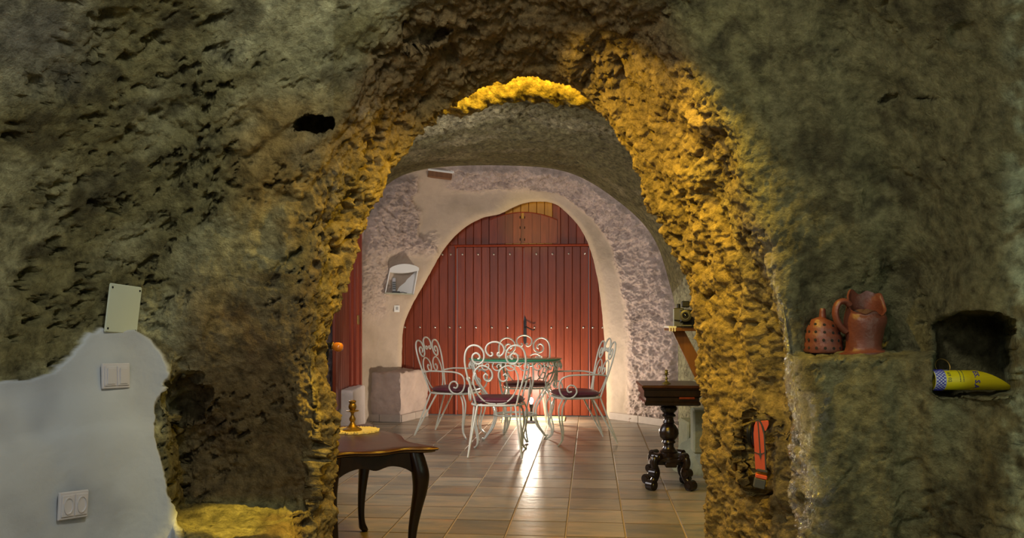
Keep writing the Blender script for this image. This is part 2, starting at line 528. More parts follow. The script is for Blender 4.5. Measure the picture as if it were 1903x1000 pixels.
M_ = [F(600, 3.2), P(596, 900, 3.18), P(606, 795, 3.18), P(596, 735, 3.18), P(588, 655, 3.2), P(620, 556, 3.22), P(640, 458, 3.22), P(662, 350, 3.22), P(720, 225, 3.22),
      P(815, 125, 3.22), P(960, 75, 3.25), P(1090, 100, 3.3),
      P(1185, 160, 3.35), P(1258, 300, 3.4), P(1325, 440, 3.42), P(1365, 570, 3.45), P(1392, 740, 3.45), P(1402, 900, 3.42), F(1405, 3.4)]
L_ = [F(632, 3.3), P(624, 900, 3.28), P(633, 795, 3.28), P(624, 740, 3.28), P(601, 658, 3.3), P(643, 560, 3.32), P(667, 470, 3.34), P(705, 370, 3.38), P(775, 265, 3.44),
      P(860, 192, 3.5), P(960, 150, 3.56), P(1055, 172, 3.62),
      P(1132, 250, 3.68), P(1195, 370, 3.75), P(1252, 480, 3.8), P(1288, 590, 3.84), P(1299, 740, 3.85), P(1307, 900, 3.85), F(1315, 3.85)]
def L3(*q): return np.array(q)
B0 = [L3(-.86, 3.40, -.12), L3(-.87, 3.40, .42), L3(-.87, 3.40, .72), L3(-.88, 3.40, .86), L3(-.95, 3.45, 1.04), L3(-.92, 3.48, 1.26), L3(-.90, 3.52, 1.50), L3(-.80, 3.58, 1.80), L3(-.66, 3.62, 2.12),
      L3(-.34, 3.70, 2.36), L3(.02, 3.75, 2.46), L3(.32, 3.80, 2.38),
      L3(.58, 3.86, 2.16), L3(.78, 3.92, 1.88), L3(.92, 3.98, 1.52), L3(1.0, 4.02, 1.2), L3(1.02, 4.04, .85), L3(1.02, 4.04, .42), L3(1.03, 4.04, -.12)]
B1 = [L3(-1.22, 3.62, -.12), L3(-1.22, 3.62, .42), L3(-1.22, 3.62, .72), L3(-1.22, 3.62, .86), L3(-1.22, 3.65, 1.06), L3(-1.2, 3.7, 1.28), L3(-1.12, 3.75, 1.55), L3(-1.0, 3.8, 1.88), L3(-.80, 3.86, 2.22),
      L3(-.38, 3.98, 2.52), L3(.02, 4.02, 2.60), L3(.36, 4.06, 2.54),
      L3(.70, 4.12, 2.26), L3(.92, 4.18, 1.95), L3(1.08, 4.25, 1.55), L3(1.15, 4.3, 1.2), L3(1.18, 4.3, .85), L3(1.18, 4.3, .42), L3(1.18, 4.3, -.12)]
B2 = [L3(-1.40, 4.2, -.12), L3(-1.40, 4.2, .42), L3(-1.40, 4.2, .72), L3(-1.40, 4.2, .88), L3(-1.4, 4.2, 1.10), L3(-1.36, 4.2, 1.35), L3(-1.26, 4.2, 1.62), L3(-1.05, 4.2, 1.92), L3(-.72, 4.22, 2.10),
      P(855, 222, 4.27), P(960, 198, 4.3), P(1055, 206, 4.32),
      P(1142, 245, 4.38), P(1215, 365, 4.42), P(1285, 480, 4.5), L3(1.22, 4.5, 1.2), L3(1.26, 4.5, .85), L3(1.28, 4.5, .42), L3(1.28, 4.5, -.12)]
B2b = [L3(-1.52, 4.8, -.12), L3(-1.52, 4.8, .42), L3(-1.52, 4.8, .72), L3(-1.52, 4.8, .88), L3(-1.52, 4.8, 1.12), L3(-1.48, 4.8, 1.38), L3(-1.40, 4.8, 1.66), L3(-1.18, 4.8, 2.0), L3(-.80, 4.8, 2.26),
      L3(-.36, 4.8, 2.36), L3(.02, 4.8, 2.40), L3(.36, 4.85, 2.36),
      L3(.74, 4.9, 2.22), L3(1.02, 4.95, 1.98), L3(1.24, 5.0, 1.62), L3(1.32, 5.0, 1.28), L3(1.34, 5.0, .9), L3(1.34, 5.0, .42), L3(1.34, 5.0, -.12)]
B3 = [L3(-1.62, 6.8, -.12), L3(-1.62, 6.8, .42), L3(-1.62, 6.8, .72), L3(-1.62, 6.8, .90), L3(-1.62, 6.8, 1.15), L3(-1.60, 6.8, 1.42), L3(-1.55, 6.8, 1.75), L3(-1.35, 6.8, 2.15), L3(-1.0, 6.8, 2.42),
      L3(-.50, 6.8, 2.54), L3(.02, 6.8, 2.58), L3(.50, 6.8, 2.54),
      L3(.95, 6.8, 2.38), L3(1.28, 6.8, 2.10), L3(1.48, 6.8, 1.72), L3(1.58, 6.8, 1.38), L3(1.62, 6.8, .95), L3(1.62, 6.8, .42), L3(1.62, 6.8, -.12)]
B4 = [F(664, 9.0), P(664, 705, 9.0), P(664, 668, 9.0), P(664, 640, 9.0), P(664, 600, 9.0), P(664, 555, 9.0), P(668, 500, 9.0), P(680, 420, 9.0), P(718, 345, 9.05),
      P(800, 313, 9.1), P(950, 308, 9.15), P(1060, 322, 9.1),
      P(1150, 375, 9.0), P(1213, 440, 8.9), P(1245, 530, 8.85), P(1258, 600, 8.8), P(1260, 680, 8.8), P(1260, 740, 8.8), F(1260, 8.8)]
B5 = [F(704, 9.42), P(702, 705, 9.42), P(702, 662, 9.42), P(702, 630, 9.42), P(705, 590, 9.42), P(718, 540, 9.42), P(738, 480, 9.42), P(765, 425, 9.42), P(800, 378, 9.42),
      P(865, 352, 9.45), P(960, 342, 9.42), P(1040, 350, 9.4),
      P(1095, 385, 9.35), P(1145, 440, 9.3), P(1170, 510, 9.25), P(1185, 580, 9.22), P(1188, 660, 9.22), P(1188, 725, 9.22), F(1188, 9.22)]
B6 = [F(743, 9.66), P(743, 700, 9.66), P(744, 645, 9.66), P(746, 612, 9.66), P(757, 578, 9.65), P(788, 520, 9.62), P(820, 463, 9.6), P(852, 427, 9.58), P(888, 404, 9.56),
      P(925, 394, 9.55), P(973, 375, 9.54), P(1022, 374, 9.53),
      P(1052, 391, 9.52), P(1086, 430, 9.5), P(1106, 480, 9.5), P(1120, 550, 9.5), P(1128, 640, 9.5), P(1131, 710, 9.5), F(1132, 9.5)]
def grow(ring, dy, k):
    c = np.array((.02, 0, 1.0))
    return [np.array((q[0] * k + .02 * (1 - k), q[1] + dy, q[2] if q[2] < 0 else (q[2] - .6) * k + .6)) for q in ring]
B7 = grow(B6, .10, 1.004)
B8 = grow(B6, .42, 1.03)

def crom(arr, ts):
    """Catmull-Rom along axis 0 of arr at parameters ts"""
    n = arr.shape[0]
    i = np.clip(np.floor(ts).astype(int), 0, n - 2)
    t = (ts - i).reshape((-1,) + (1,) * (arr.ndim - 1))
    p1 = arr[i]; p2 = arr[i + 1]
    p0 = np.where((i > 0).reshape(t.shape), arr[np.maximum(i - 1, 0)], 2 * p1 - p2)
    p3 = np.where((i + 2 < n).reshape(t.shape), arr[np.minimum(i + 2, n - 1)], 2 * p2 - p1)
    return 0.5 * (2 * p1 + (p2 - p0) * t + (2 * p0 - 5 * p1 + 4 * p2 - p3) * t * t + (3 * p1 - p0 - 3 * p2 + p3) * t ** 3)

def loft(rings, counts, NT, ref):
    A = np.array(rings)                                     # (rings, 19, 3)
    # spread the samples evenly along the reference ring
    fine = np.linspace(0, 18, 2000)
    c = crom(np.array(ref), fine)
    cl = np.concatenate([[0], np.cumsum(np.linalg.norm(np.diff(c, axis=0), axis=1))])
    ts = np.interp(np.linspace(0, cl[-1], NT), cl, fine)
    A = np.stack([crom(A[r], ts) for r in range(A.shape[0])])   # (rings, NT, 3)
    ss = np.concatenate([np.linspace(r, r + 1, n, endpoint=False) for r, n in enumerate(counts)] + [[len(counts)]])
    G = crom(A, ss)                                         # (NS, NT, 3)
    SS, TT = np.meshgrid(ss, ts, indexing='ij')
    return G, SS, TT
def grid_normals(G):
    du = np.gradient(G, axis=0); dv = np.gradient(G, axis=1)
    n = np.cross(du, dv)
    n /= np.maximum(np.linalg.norm(n, axis=2), 1e-9)[..., None]
    return n
def proj(G):
    d = np.maximum(G[..., 1], 0.05)
    return CX + G[..., 0] / d * FPX, HY - (G[..., 2] - CAMZ) / d * FPX
def set_depth(G, dn, mask):
    """slide points along their own line of depth to distance dn where mask is 1"""
    d = G[..., 1]
    k = 1 + mask * (dn / np.maximum(d, .05) - 1)
    G[..., 0] *= k; G[..., 1] *= k
    G[..., 2] = CAMZ + (G[..., 2] - CAMZ) * k
def make_skin(name, G, mat, tint, wet, smo, kind='structure'):
    ns, nt = G.shape[:2]
    me = bpy.data.meshes.new(name)
    me.vertices.add(ns * nt)
    me.vertices.foreach_set('co', G.reshape(-1).astype(np.float32))
    idx = np.arange(ns * nt).reshape(ns, nt)
    q = np.stack([idx[:-1, :-1], idx[1:, :-1], idx[1:, 1:], idx[:-1, 1:]], axis=-1).reshape(-1, 4)
    me.loops.add(q.size)
    me.loops.foreach_set('vertex_index', q.reshape(-1).astype(np.int32))
    me.polygons.add(len(q))
    me.polygons.foreach_set('loop_start', np.arange(0, q.size, 4, dtype=np.int32))
    me.polygons.foreach_set('use_smooth', np.ones(len(q), dtype=bool))
    me.update(calc_edges=True)
    a = me.attributes.new('tint', 'FLOAT_COLOR', 'POINT')
    a.data.foreach_set('color', np.concatenate([tint.reshape(-1, 3), np.ones((ns * nt, 1))], axis=1).astype(np.float32).reshape(-1))
    for nm, arr in (('wet', wet), ('smoothness', smo)):
        a = me.attributes.new(nm, 'FLOAT', 'POINT')
        a.data.foreach_set('value', arr.reshape(-1).astype(np.float32))
    me.materials.append(mat)
    o = obj(name, me)
    o['kind'] = kind
    return o
def poly_sd(px, py, poly):
    """signed distance in pixels, positive inside"""
    inside = np.zeros(px.shape, bool); dist = np.full(px.shape, 1e9)
    n = len(poly)
    for i in range(n):
        x0, y0 = poly[i]; x1, y1 = poly[(i + 1) % n]
        dx, dy = x1 - x0, y1 - y0
        t = np.clip(((px - x0) * dx + (py - y0) * dy) / (dx * dx + dy * dy + 1e-9), 0, 1)
        dist = np.minimum(dist, np.hypot(px - x0 - t * dx, py - y0 - t * dy))
        c = ((y0 > py) != (y1 > py)) & (px < dx * (py - y0) / (dy if abs(dy) > 1e-9 else 1e-9) + x0)
        inside ^= c
    return np.where(inside, dist, -dist)
def nz(G, f, fn=fbm, **kw):
    return fn(G.reshape(-1, 3) * f, **kw).reshape(G.shape[:2])
def mixc(a, b, m): return a * (1 - m[..., None]) + b * m[..., None]
def C3(r, g, b): return np.array((r, g, b))

# ------------------------------------------------------------------ front room and first arch
G, SS, TT = loft([V0, V1, W2, W1, A_, M_, L_, B0], [8, 80, 110, 72, 44, 54, 26], 1100, [(np.array(a) + np.array(b)) / 2 for a, b in zip(W1, L_)])
px, py = proj(G)
front = SS > 1.3
left = px < 800
# hollow with a low stone seat to the left of the arch
seat_z = 0.44
dn = np.where(py > 585 + (CAMZ - seat_z) * FPX / 3.22, (CAMZ - seat_z) * FPX / np.maximum(py - 585, 1), 3.22)
dn = np.maximum(dn, 2.74)
wob = nz(G, 9, octv=2) * 14
msk = sm(312, 344, px + wob) * (1 - sm(490, 612, px + wob)) * sm(600, 860, py + wob) * (SS > 1.6) * (SS < 4.4)
set_depth(G, np.maximum(dn, G[..., 1] * 0 + 2.6), msk * np.where(dn < G[..., 1], bumpf(px + wob, 326, 552, 10), 1))
# small deep socket in the hollow and the dark hole beside the arch
def pit(cx, cy, rx, ry, deep, rot=0.0):
    x = (px - cx) * math.cos(rot) + (py - cy) * math.sin(rot); y = -(px - cx) * math.sin(rot) + (py - cy) * math.cos(rot)
    r = np.sqrt((x / rx) ** 2 + (y / ry) ** 2) + nz(G, 22, octv=2, off=3.0) * .45
    set_depth(G, G[..., 1] + deep, (1 - sm(.62, 1.0, r)) * front)
pit(345, 740, 44, 46, .10)
pit(586, 233, 34, 20, .26)
pit(800, 68, 46, 15, .07, -.25)
pit(1650, 186, 22, 6, .04, -.35)
pit(1720, 183, 20, 4, .025, .05)
pit(1795, 66, 36, 26, .025)
pit(65, 155, 16, 22, .03); pit(112, 160, 12, 30, .03, .2); pit(362, 165, 8, 16, .04)
pit(1400, 835, 34, 62, .07)
# ledge for the pottery and niche with the yellow tube on the right
px, py = proj(G)
wob = nz(G, 11, octv=2, off=7.0) * 9
alc = sm(1440, 1530, px + wob) * (1 - sm(1610, 1800, px + wob)) * sm(400, 620, py) * (1 - sm(651, 656, py + wob * .3))
set_depth(G, 3.10, alc * (SS > 1.5) * (SS < 3.9))
blk = bumpf(px + wob, 1500, 1760, 34) * sm(655, 668, py) * (1 - sm(760, 1050, py))
set_depth(G, G[..., 1] - .075, blk * (SS > 1.5))
grv = np.exp(-((px - (1548 - (py - 680) * .06) + wob) / 22) ** 2) * sm(668, 700, py) * (1 - sm(800, 960, py))
set_depth(G, G[..., 1] + .022, grv * (SS > 1.5) * front)
px, py = proj(G)
wob = nz(G, 16, octv=2, off=5.0) * 6
nic = bumpf(px + wob - (728 - py) * .0, 1740, 1872, 7) * bumpf(py + wob, 584 + 14 * ((px - 1806) / 70) ** 2, 727, 6)
NICHE_D = 2.96
set_depth(G, NICHE_D, nic * (SS > 1.2) * (SS < 3.5))
# plaster patch
px, py = proj(G)
plpoly = [(-900, 714), (0, 710), (55, 706), (85, 694), (112, 676), (135, 642), (158, 620), (185, 611), (250, 613), (282, 632), (306, 664), (314, 695), (305, 726), (290, 750), (284, 795), (292, 838), (306, 880), (314, 930), (326, 965), (342, 1010), (360, 1400), (-900, 1400)]
edge = nz(G, 28, octv=3, off=2.0) * 7
sd = poly_sd(px + edge, py + edge * .7, plpoly)
plaster = sm(-1.5, 1.5, sd) * front * (px < 700) * (SS < 3.6)
Nn = grid_normals(G)
flip = np.sign((Nn * (np.array((0, 2.2, 1.1)) - G)).sum(2)); flip = np.median(flip)
Nn *= flip
reveal = sm(3.75, 4.4, SS)
rightwall = (px > 1430) & (SS < 4.0)
calm = np.where(rightwall, .55, 1.0)
calm = calm + (1 - calm) * 0
upl = sm(0, 180, 200 - np.hypot((px - 60), (py - 70) * 1.2)) * (SS < 3.5)           # smooth grey patch, upper left
diag = np.stack([G[..., 0] * .8 + G[..., 2] * .6, G[..., 1], (G[..., 2] * .8 - G[..., 0] * .6) * 1.9], axis=-1)
big = nz(G, 2.6, octv=3) * .042
mid = -nz(G, 6.5, ridge, octv=3, off=1.0) * .024
crumb = -nz(G, 19, ridge, octv=3, gain=.65, off=4.0) * .013
holes = -sm(.16, .5, nz(G, 11, octv=3, gain=.62, off=15.0)) * .055
flute = nz(G * np.array((1, 1, .42)), 4.6, octv=3, off=19.0) * .050
zone = sm(-.12, .22, nz(diag, 1.9, octv=2, off=6.0))
pits = -sm(.06, .40, nz(diag, 14, octv=4, gain=.66, off=8.0)) * .050 * zone
fine = nz(G, 52, octv=2, off=3.3) * .0045
crag = sm(.0, .4, nz(diag, 2.8, octv=2, off=12.0))
rw = np.where(rightwall, .30, 1.0)
gully = -bumpf(SS + nz(G, 3, octv=2, off=71) * .3, 4.28, 4.72, .16) * sm(420, 560, py) * (px > 1200) * .075
zone = sm(-.05, .22, nz(diag, 1.9, octv=2, off=6.0))
disp = gully + big * .8 + mid * (.30 + .85 * crag + .75 * reveal) * np.where(rightwall, .6, 1) + crumb * (.45 + 1.1 * reveal + 1.1 * crag) * np.where(rightwall, .6, 1) + pits * (1 - reveal) * rw + (holes + flute * np.where(py > 230, 1, .5)) * reveal + fine * (.8 + reveal)
disp = disp * (1 - .6 * upl)
disp = disp * (1 - plaster) + plaster * (big * .35 + .016 + fine * .3)
# wave-like beds of rock that slope into the left of the arch
beds = np.sin((G[..., 2] * 34 - G[..., 0] * 26 + nz(G, 5, octv=2, off=9) * 5)) * .016 * bumpf(px, 400, 620, 40) * bumpf(py, 210, 450, 40) * (SS < 4.6) * (SS > 1.8)
disp = disp + beds
disp = disp * (1 - .55 * msk * 0)
disp = disp + .010 * reveal
disp = disp * (1 - sm(6.55, 7.0, SS))
nicm = nic * (SS > 1.2) * (SS < 3.5)
G = G + Nn * disp[..., None]
# sharpen ledge / seat tops a little by keeping them level
px, py = proj(G)
t1 = nz(G, 1.7, octv=3, off=20); t2 = nz(G, 4.5, octv=3, off=24); t3 = nz(G, 12, octv=3, off=28)
olive = C3(.225, .205, .095); pale = C3(.52, .51, .31); dark = C3(.072, .062, .032); ochre = C3(.36, .245, .075); brown = C3(.20, .130, .062)
tint = np.ones(G.shape) * olive
tint = mixc(tint, pale, sm(.0, .35, t1 + t2 * .5) * np.where(px < 800, .8, .06))
tint = mixc(tint, pale, (1 - zone) * .45 * (px < 620) * (py < 640))
tint = mixc(tint, C3(.185, .165, .085), np.where(rightwall, .55, 0))
tint = mixc(tint, dark, sm(.04, .38, t2 + t3 * .6 - t1 * .3) * .75)
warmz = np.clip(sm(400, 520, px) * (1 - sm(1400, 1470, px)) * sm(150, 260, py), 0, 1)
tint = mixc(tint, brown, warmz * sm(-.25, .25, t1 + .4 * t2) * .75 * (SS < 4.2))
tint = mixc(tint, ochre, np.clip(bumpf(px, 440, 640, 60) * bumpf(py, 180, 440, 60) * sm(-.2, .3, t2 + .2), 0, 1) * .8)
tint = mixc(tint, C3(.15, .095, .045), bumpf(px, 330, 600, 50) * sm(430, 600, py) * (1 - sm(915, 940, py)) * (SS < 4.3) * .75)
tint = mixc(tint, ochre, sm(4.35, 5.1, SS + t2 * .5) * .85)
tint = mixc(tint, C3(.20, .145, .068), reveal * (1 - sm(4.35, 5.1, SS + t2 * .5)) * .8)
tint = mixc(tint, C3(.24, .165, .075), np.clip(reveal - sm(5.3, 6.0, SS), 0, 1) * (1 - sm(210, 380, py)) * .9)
tint = mixc(tint, C3(.215, .155, .08), sm(.1, .5, t3) * reveal * .5)
tint = mixc(tint, C3(.30, .30, .26), upl * .6)
tint = mixc(tint, C3(.50, .56, .36), sm(.1, .35, t3 + .25) * sm(1845, 1905, px) * .8)  # greenish daylight patches at the right edge, put into the colour
pcol = np.ones(G.shape) * C3(.46, .50, .56)
pcol = mixc(pcol, C3(.36, .39, .45), sm(-.1, .5, t2))
tint = mixc(tint, pcol, plaster)
wet = bumpf(SS, 3.85, 4.35, .15) * (px > 1200) * sm(330, 620, py) * sm(-.3, .0, t3 + t2)
wet = wet + bumpf(px, 1490, 1550, 14) * sm(690, 760, py) * sm(-.1, .25, t3) * .8
wet = np.clip(wet + .7 * np.exp(-((SS - 4.5) / .3) ** 2) * (px < 700) * bumpf(py, 150, 380, 30) * sm(.05, .3, t3), 0, 1)
FG = G; FPXY = (px, py); FSS = SS; FN = grid_normals(G) * flip
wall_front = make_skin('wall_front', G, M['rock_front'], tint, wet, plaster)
wall_front['label'] = 'olive brown rock wall with the big arched opening and a white plaster patch'

def on_wall(x, y, lo=1.2, hi=4.4):
    """where the front wall stands behind photo pixel (x, y): point and normal"""
    m = (FSS > lo) & (FSS < hi)
    d2 = np.where(m, (FPXY[0] - x) ** 2 + (FPXY[1] - y) ** 2, 1e12)
    near = d2 < 14 ** 2
    if near.sum() < 4: near = d2 <= np.partition(d2.ravel(), 8)[8]
    pnt = FG[near].mean(0); n = FN[near].mean(0); n /= np.linalg.norm(n)
    return Vector(pnt), Vector(n)

# ------------------------------------------------------------------ pocket, second arch and vault of the dining room
G, SS, TT = loft([B0, B1, B2, B2b, B3, B4], [16, 30, 34, 60, 60], 760, [(np.array(a) + np.array(b)) / 2 for a, b in zip(B2, B3)])
px, py = proj(G)
Nn = grid_normals(G)
flip2 = np.median(np.sign((Nn * (np.array((0, 5.5, 1.2)) - G)).sum(2))); Nn *= flip2
big = nz(G, 1.6, octv=3, off=31) * .05
mid = -nz(G, 5.5, ridge, octv=3, off=33) * .030
crumb = -nz(G, 16, ridge, octv=3, off=35) * .024
fine = nz(G, 45, octv=2, off=37) * .004
fade = sm(0, .25, SS) * (1 - sm(4.7, 5.0, SS))
lowl = (TT < 8) & (SS > 3)
disp = (big + mid + crumb + fine) * fade * (.45 + .55 * sm(1.5, 2.0, SS)) * np.where(lowl, .25, 1)
G = G + Nn * disp[..., None]
t1 = nz(G, 1.4, octv=3, off=40); t3 = nz(G, 10, octv=3, off=44)
tint = np.ones(G.shape) * C3(.155, .135, .058)
tint = mixc(tint, C3(.30, .26, .14), sm(0, .3, t1 + .3 * t3) * .8)
tint = mixc(tint, C3(.08, .07, .035), sm(.05, .4, t3) * .7)
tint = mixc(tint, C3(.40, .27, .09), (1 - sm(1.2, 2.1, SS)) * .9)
side_l = (TT < 7.2) & (SS > 2.6)
tint = np.where(side_l[..., None], mixc(np.ones(G.shape) * C3(.56, .47, .47), C3(.44, .36, .32), sm(-.1, .4, t1)), tint)
side_r = (TT > 14.2) & (SS > 2.4)
tint = np.where(side_r[..., None], mixc(np.ones(G.shape) * C3(.33, .32, .19), C3(.24, .22, .13), sm(-.1, .4, t3)), tint)
zero = np.zeros(G.shape[:2])
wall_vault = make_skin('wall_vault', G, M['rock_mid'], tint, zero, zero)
wall_vault['label'] = 'dark olive rock vault over the dining room'

# ------------------------------------------------------------------ back wall around the big red door
G, SS, TT = loft([B4, B5, B6, B7, B8], [64, 64, 10, 12], 900, B5)
px, py = proj(G)
Nn = grid_normals(G)
flip3 = np.median(np.sign((Nn * (np.array((0, 5.5, 1.2)) - G)).sum(2))); Nn *= flip3
# smooth plaster collar round the door, hacked rock outside
wobl = nz(G, 4, octv=2, off=50) * .25
coll = np.where(px > 985, sm(1.12, 1.42, SS + wobl * .5), sm(.45, .85, SS + wobl))
rough_l = bumpf(px + wobl * 200 - (py - 400) * .25, 600, 776, 18) * bumpf(py, 318, 470, 16) + .55 * bumpf(px + wobl * 40, 664, 722, 10) * bumpf(py, 470, 590, 20)
topstrip = bumpf(px, 830, 1010, 14) * (1 - sm(338, 362, py + wobl * 30))
rough = np.clip(np.where(px > 985, 1 - coll, np.maximum(rough_l, topstrip)), 0, 1) * (SS < 2.0)
big = nz(G, 1.5, octv=3, off=52) * .03
hack = nz(G * np.array((1, 1, 1.3)), 7.0, ridge, octv=4, gain=.66, off=54) * .085
chip = nz(G, 22, ridge, octv=2, off=56) * .016
disp = big * (1 - sm(1.6, 2.0, SS)) + rough * (hack + chip) + (1 - rough) * nz(G, 12, octv=3, off=58) * .005
disp *= sm(0, .10, SS)
G = G + Nn * disp[..., None]
t1 = nz(G, 1.9, octv=3, off=60); t3 = nz(G, 9, octv=3, off=64)
tint = np.ones(G.shape) * C3(.46, .375, .30)
tint = mixc(tint, C3(.33, .27, .20), sm(-.05, .4, t1) * .7)
rk = mixc(np.ones(G.shape) * C3(.62, .50, .44), C3(.46, .365, .315), sm(-.05, .45, t3 + .4 * t1))
tint = mixc(tint, rk, rough)
tint = mixc(tint, C3(.52, .42, .31), sm(1.75, 1.95, SS) * .8)
BG = G; BPX = (px, py)
wall_back = make_skin('wall_back', G, M['rock_back'], tint, np.zeros(G.shape[:2]), (1 - rough) * .8)
wall_back['label'] = 'pale hacked rock wall with smooth plaster collar around the red door'
def on_back(x, y):
    d2 = (BPX[0] - x) ** 2 + (BPX[1] - y) ** 2
    near = d2 <= np.partition(d2.ravel(), 12)[12]
    return Vector(BG[near].mean(0))

# ------------------------------------------------------------------ floor and its tiles
TH = math.atan2(.0908, .9959)
EU = Vector((math.cos(TH), -math.sin(TH), 0)); EV = Vector((math.sin(TH), math.cos(TH), 0))
TS = .312; GAP = .008
fl = MB()
fl.box((0, 4.0, -.0525), (5.6, 12.8, .10))
floor = fl.build('floor', M['grout'], smooth=False)
tag(floor, 'slate effect tile floor running from the arch to the red door', kind='structure')
tm = MB(); tm.box((0, 0, -.004), (TS - GAP, TS - GAP, .010), bev=.0022)
tmesh = tm.mesh('tile', M['tile'], smooth=False)
tmesh.materials.append(simple('tile edge with painted joint shade', (.12, .085, .055), .6))  # darkened edge colour stands in for the shade in the joints
for pl_ in tmesh.polygons:
    if pl_.normal.z < .95: pl_.material_index = 1
for i in range(-4, 18):
    for j in range(-8, 5):
        c = EU * (-.129 + TS * (j + .5)) + EV * (4.47 + TS * (i + .5))
        lim_l = -1.75; lim_r = 1.75 if c.y > 5 else 1.35
        if c.x < lim_l or c.x > lim_r or c.y > 10.15: continue
        if c.y < 4.4 and c.x < -1.3: continue
        o = obj('tile', tmesh, floor)
        o.location = (c.x, c.y, random.uniform(-.0006, .0006))
        o.rotation_euler = (random.uniform(-.0015, .0015), random.uniform(-.0015, .0015), -TH + (PI if random.random() < .5 else 0))

# ================================================================== BIG RED DOOR (door_1)
DOOR_Y = 9.80
def du(x):                                   # photo column -> position along the door
    k = (x - CX) / FPX
    return DOOR_Y * k / (1 + .0912 * k) / math.cos(TH)
def dz(y): return CAMZ - (y - HY) / FPX * DOOR_Y
def empty(name, parent=None, loc=(0, 0, 0), rz=0):
    o = bpy.data.objects.new(name, None); o.empty_display_size = .05
    COL.objects.link(o); o.location = loc; o.rotation_euler = (0, 0, rz)
    if parent is not None: o.parent = parent
    return o
door = empty('door_1', None, (0, DOOR_Y, 0), -TH)
tag(door, 'large arched red plank door with studs and a small hatch above', kind='structure')
def plank(parent, u0, u1, z0, z1, y=-.012, t=.024, mat='door_red', name='plank'):
    m = MB(); m.box((0, 0, 0), (u1 - u0 - .004, t, z1 - z0), bev=.004)
    o = m.build(name, M[mat], parent, smooth=False)
    o.location = ((u0 + u1) / 2, y, (z0 + z1) / 2)
    return o
stud_m = MB(); stud_m.lathe([(.0135, 0), (.0130, .004), (.0095, .009), (.004, .0115)], 10, RX(R(90)))
stud_mesh = stud_m.mesh('stud', M['studs'])
def studs(parent, xs, y, yoff=-.024):
    for x in xs:
        o = obj('stud', stud_mesh, parent); o.location = (du(x), yoff, dz(y))
def backing(parent, u0, u1, z0, z1):
    m = MB(); m.box(((u0 + u1) / 2, .012, (z0 + z1) / 2), (u1 - u0, .020, z1 - z0)); return m.build('backing_board', M['door_red'], parent, smooth=False)
Z0, ZT = .012, dz(459)
def leaf(xa, xb, n, lower, upper, nm='door_leaf'):
    e = empty(nm, door)
    backing(e, du(xa), du(xb), Z0, ZT)
    for i in range(n):
        plank(e, du(xa) + (du(xb) - du(xa)) * i / n, du(xa) + (du(xb) - du(xa)) * (i + 1) / n, Z0, ZT)
    studs(e, lower, 608.5); studs(e, upper, 472.5)
    return e
leaf_l = leaf(850, 971.5, 8, (856, 885, 914.5, 943.7), (859.7, 889, 918, 948))
leaf_r = leaf(973.5, 1094, 8, (993.6, 1024.7, 1054.4, 1084), (997, 1027, 1057, 1087))
# side panels
def side_panel(xa, xb, n, lower, upper, ztop):
    e = empty('side_panel', door)
    backing(e, du(xa), du(xb), Z0, ztop)
    for i in range(n):
        plank(e, du(xa) + (du(xb) - du(xa)) * i / n, du(xa) + (du(xb) - du(xa)) * (i + 1) / n, Z0, ztop, y=-.006)
    studs(e, lower, 608.5, -.018); studs(e, upper, 472.5, -.018)
side_panel(722, 848.5, 8, (753, 781, 809, 836), (822.7, 838), dz(455))
side_panel(1095.5, 1146, 3, (1101.7, 1120), (1101.5,), dz(455))
# frame mouldings
def moulding(pts, r, parent=door, name='moulding'):
    m = MB(); m.tube(pts, r, 8); return m.build(name, M['door_trim'], parent)
moulding([(du(845), -.036, dz(456.5)), (du(1096.5), -.036, dz(456.5))], .0125, name='head_rail')
moulding([(du(847.8), -.028, Z0), (du(847.8), -.028, dz(458))], .0115, name='jamb_rail')
moulding([(du(1096.2), -.024, Z0), (du(1096.2), -.024, dz(458))], .009, name='jamb_rail')
moulding([(du(972.4), -.020, Z0), (du(972.4), -.020, dz(459))], .006, name='meeting_bead')
# boarded tympanum with an arched double hatch
tym = empty('tympanum', door)
backing(tym, du(722), du(1146), dz(461), 2.62)
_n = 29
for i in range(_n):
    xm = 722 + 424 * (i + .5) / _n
    plank(tym, du(722) + (du(1146) - du(722)) * i / _n, du(722) + (du(1146) - du(722)) * (i + 1) / _n, dz(455), 2.62, y=-.006, mat='door_lamp_glow' if 942 < xm < 1034 else 'door_red')
def hatch(xa, xb, n, rise):
    e = empty('hatch_leaf', door)
    for i in range(n):
        ua = du(xa) + (du(xb) - du(xa)) * i / n; ub = du(xa) + (du(xb) - du(xa)) * (i + 1) / n
        z_a = dz(rise(xa + (xb - xa) * i / n)); z_b = dz(rise(xa + (xb - xa) * (i + 1) / n))
        m = MB(); g = .0015
        m.prism([(ua + g, dz(453)), (ub - g, dz(453)), (ub - g, z_b), (ua + g, z_a)], -.010, .010, RX(R(90)))
        o = m.build('plank', M['door_red'], e, smooth=False); o.location = (0, -.030, 0)
    return e
arc = lambda x: 396.5 + 14 * ((x - 972) / 62) ** 2
m = MB(); m.box(((du(910) + du(1036.5)) / 2, -.0195, (dz(453) + dz(407)) / 2), (du(1036.5) - du(910), .003, dz(407) - dz(453))); m.build('hatch_backing', M['door_red'], door, smooth=False)
h1 = hatch(910.5, 968.5, 4, arc); h2 = hatch(974, 1036, 4, arc)
for hh, x in ((h1, 967), (h2, 975.5)):
    for yy in (405, 424, 446):
        m = MB(); m.lathe([(.004, -.014), (.005, -.010), (.005, .010), (.004, .014)], 8); o = m.build('hinge', M['black_iron'], hh); o.location = (du(x), -.042, dz(yy))
moulding([(du(910.5 + 125.5 * k / 16), -.034, dz(arc(910.5 + 125.5 * k / 16) - 1)) for k in range(17)], .006, name='hatch_bead')
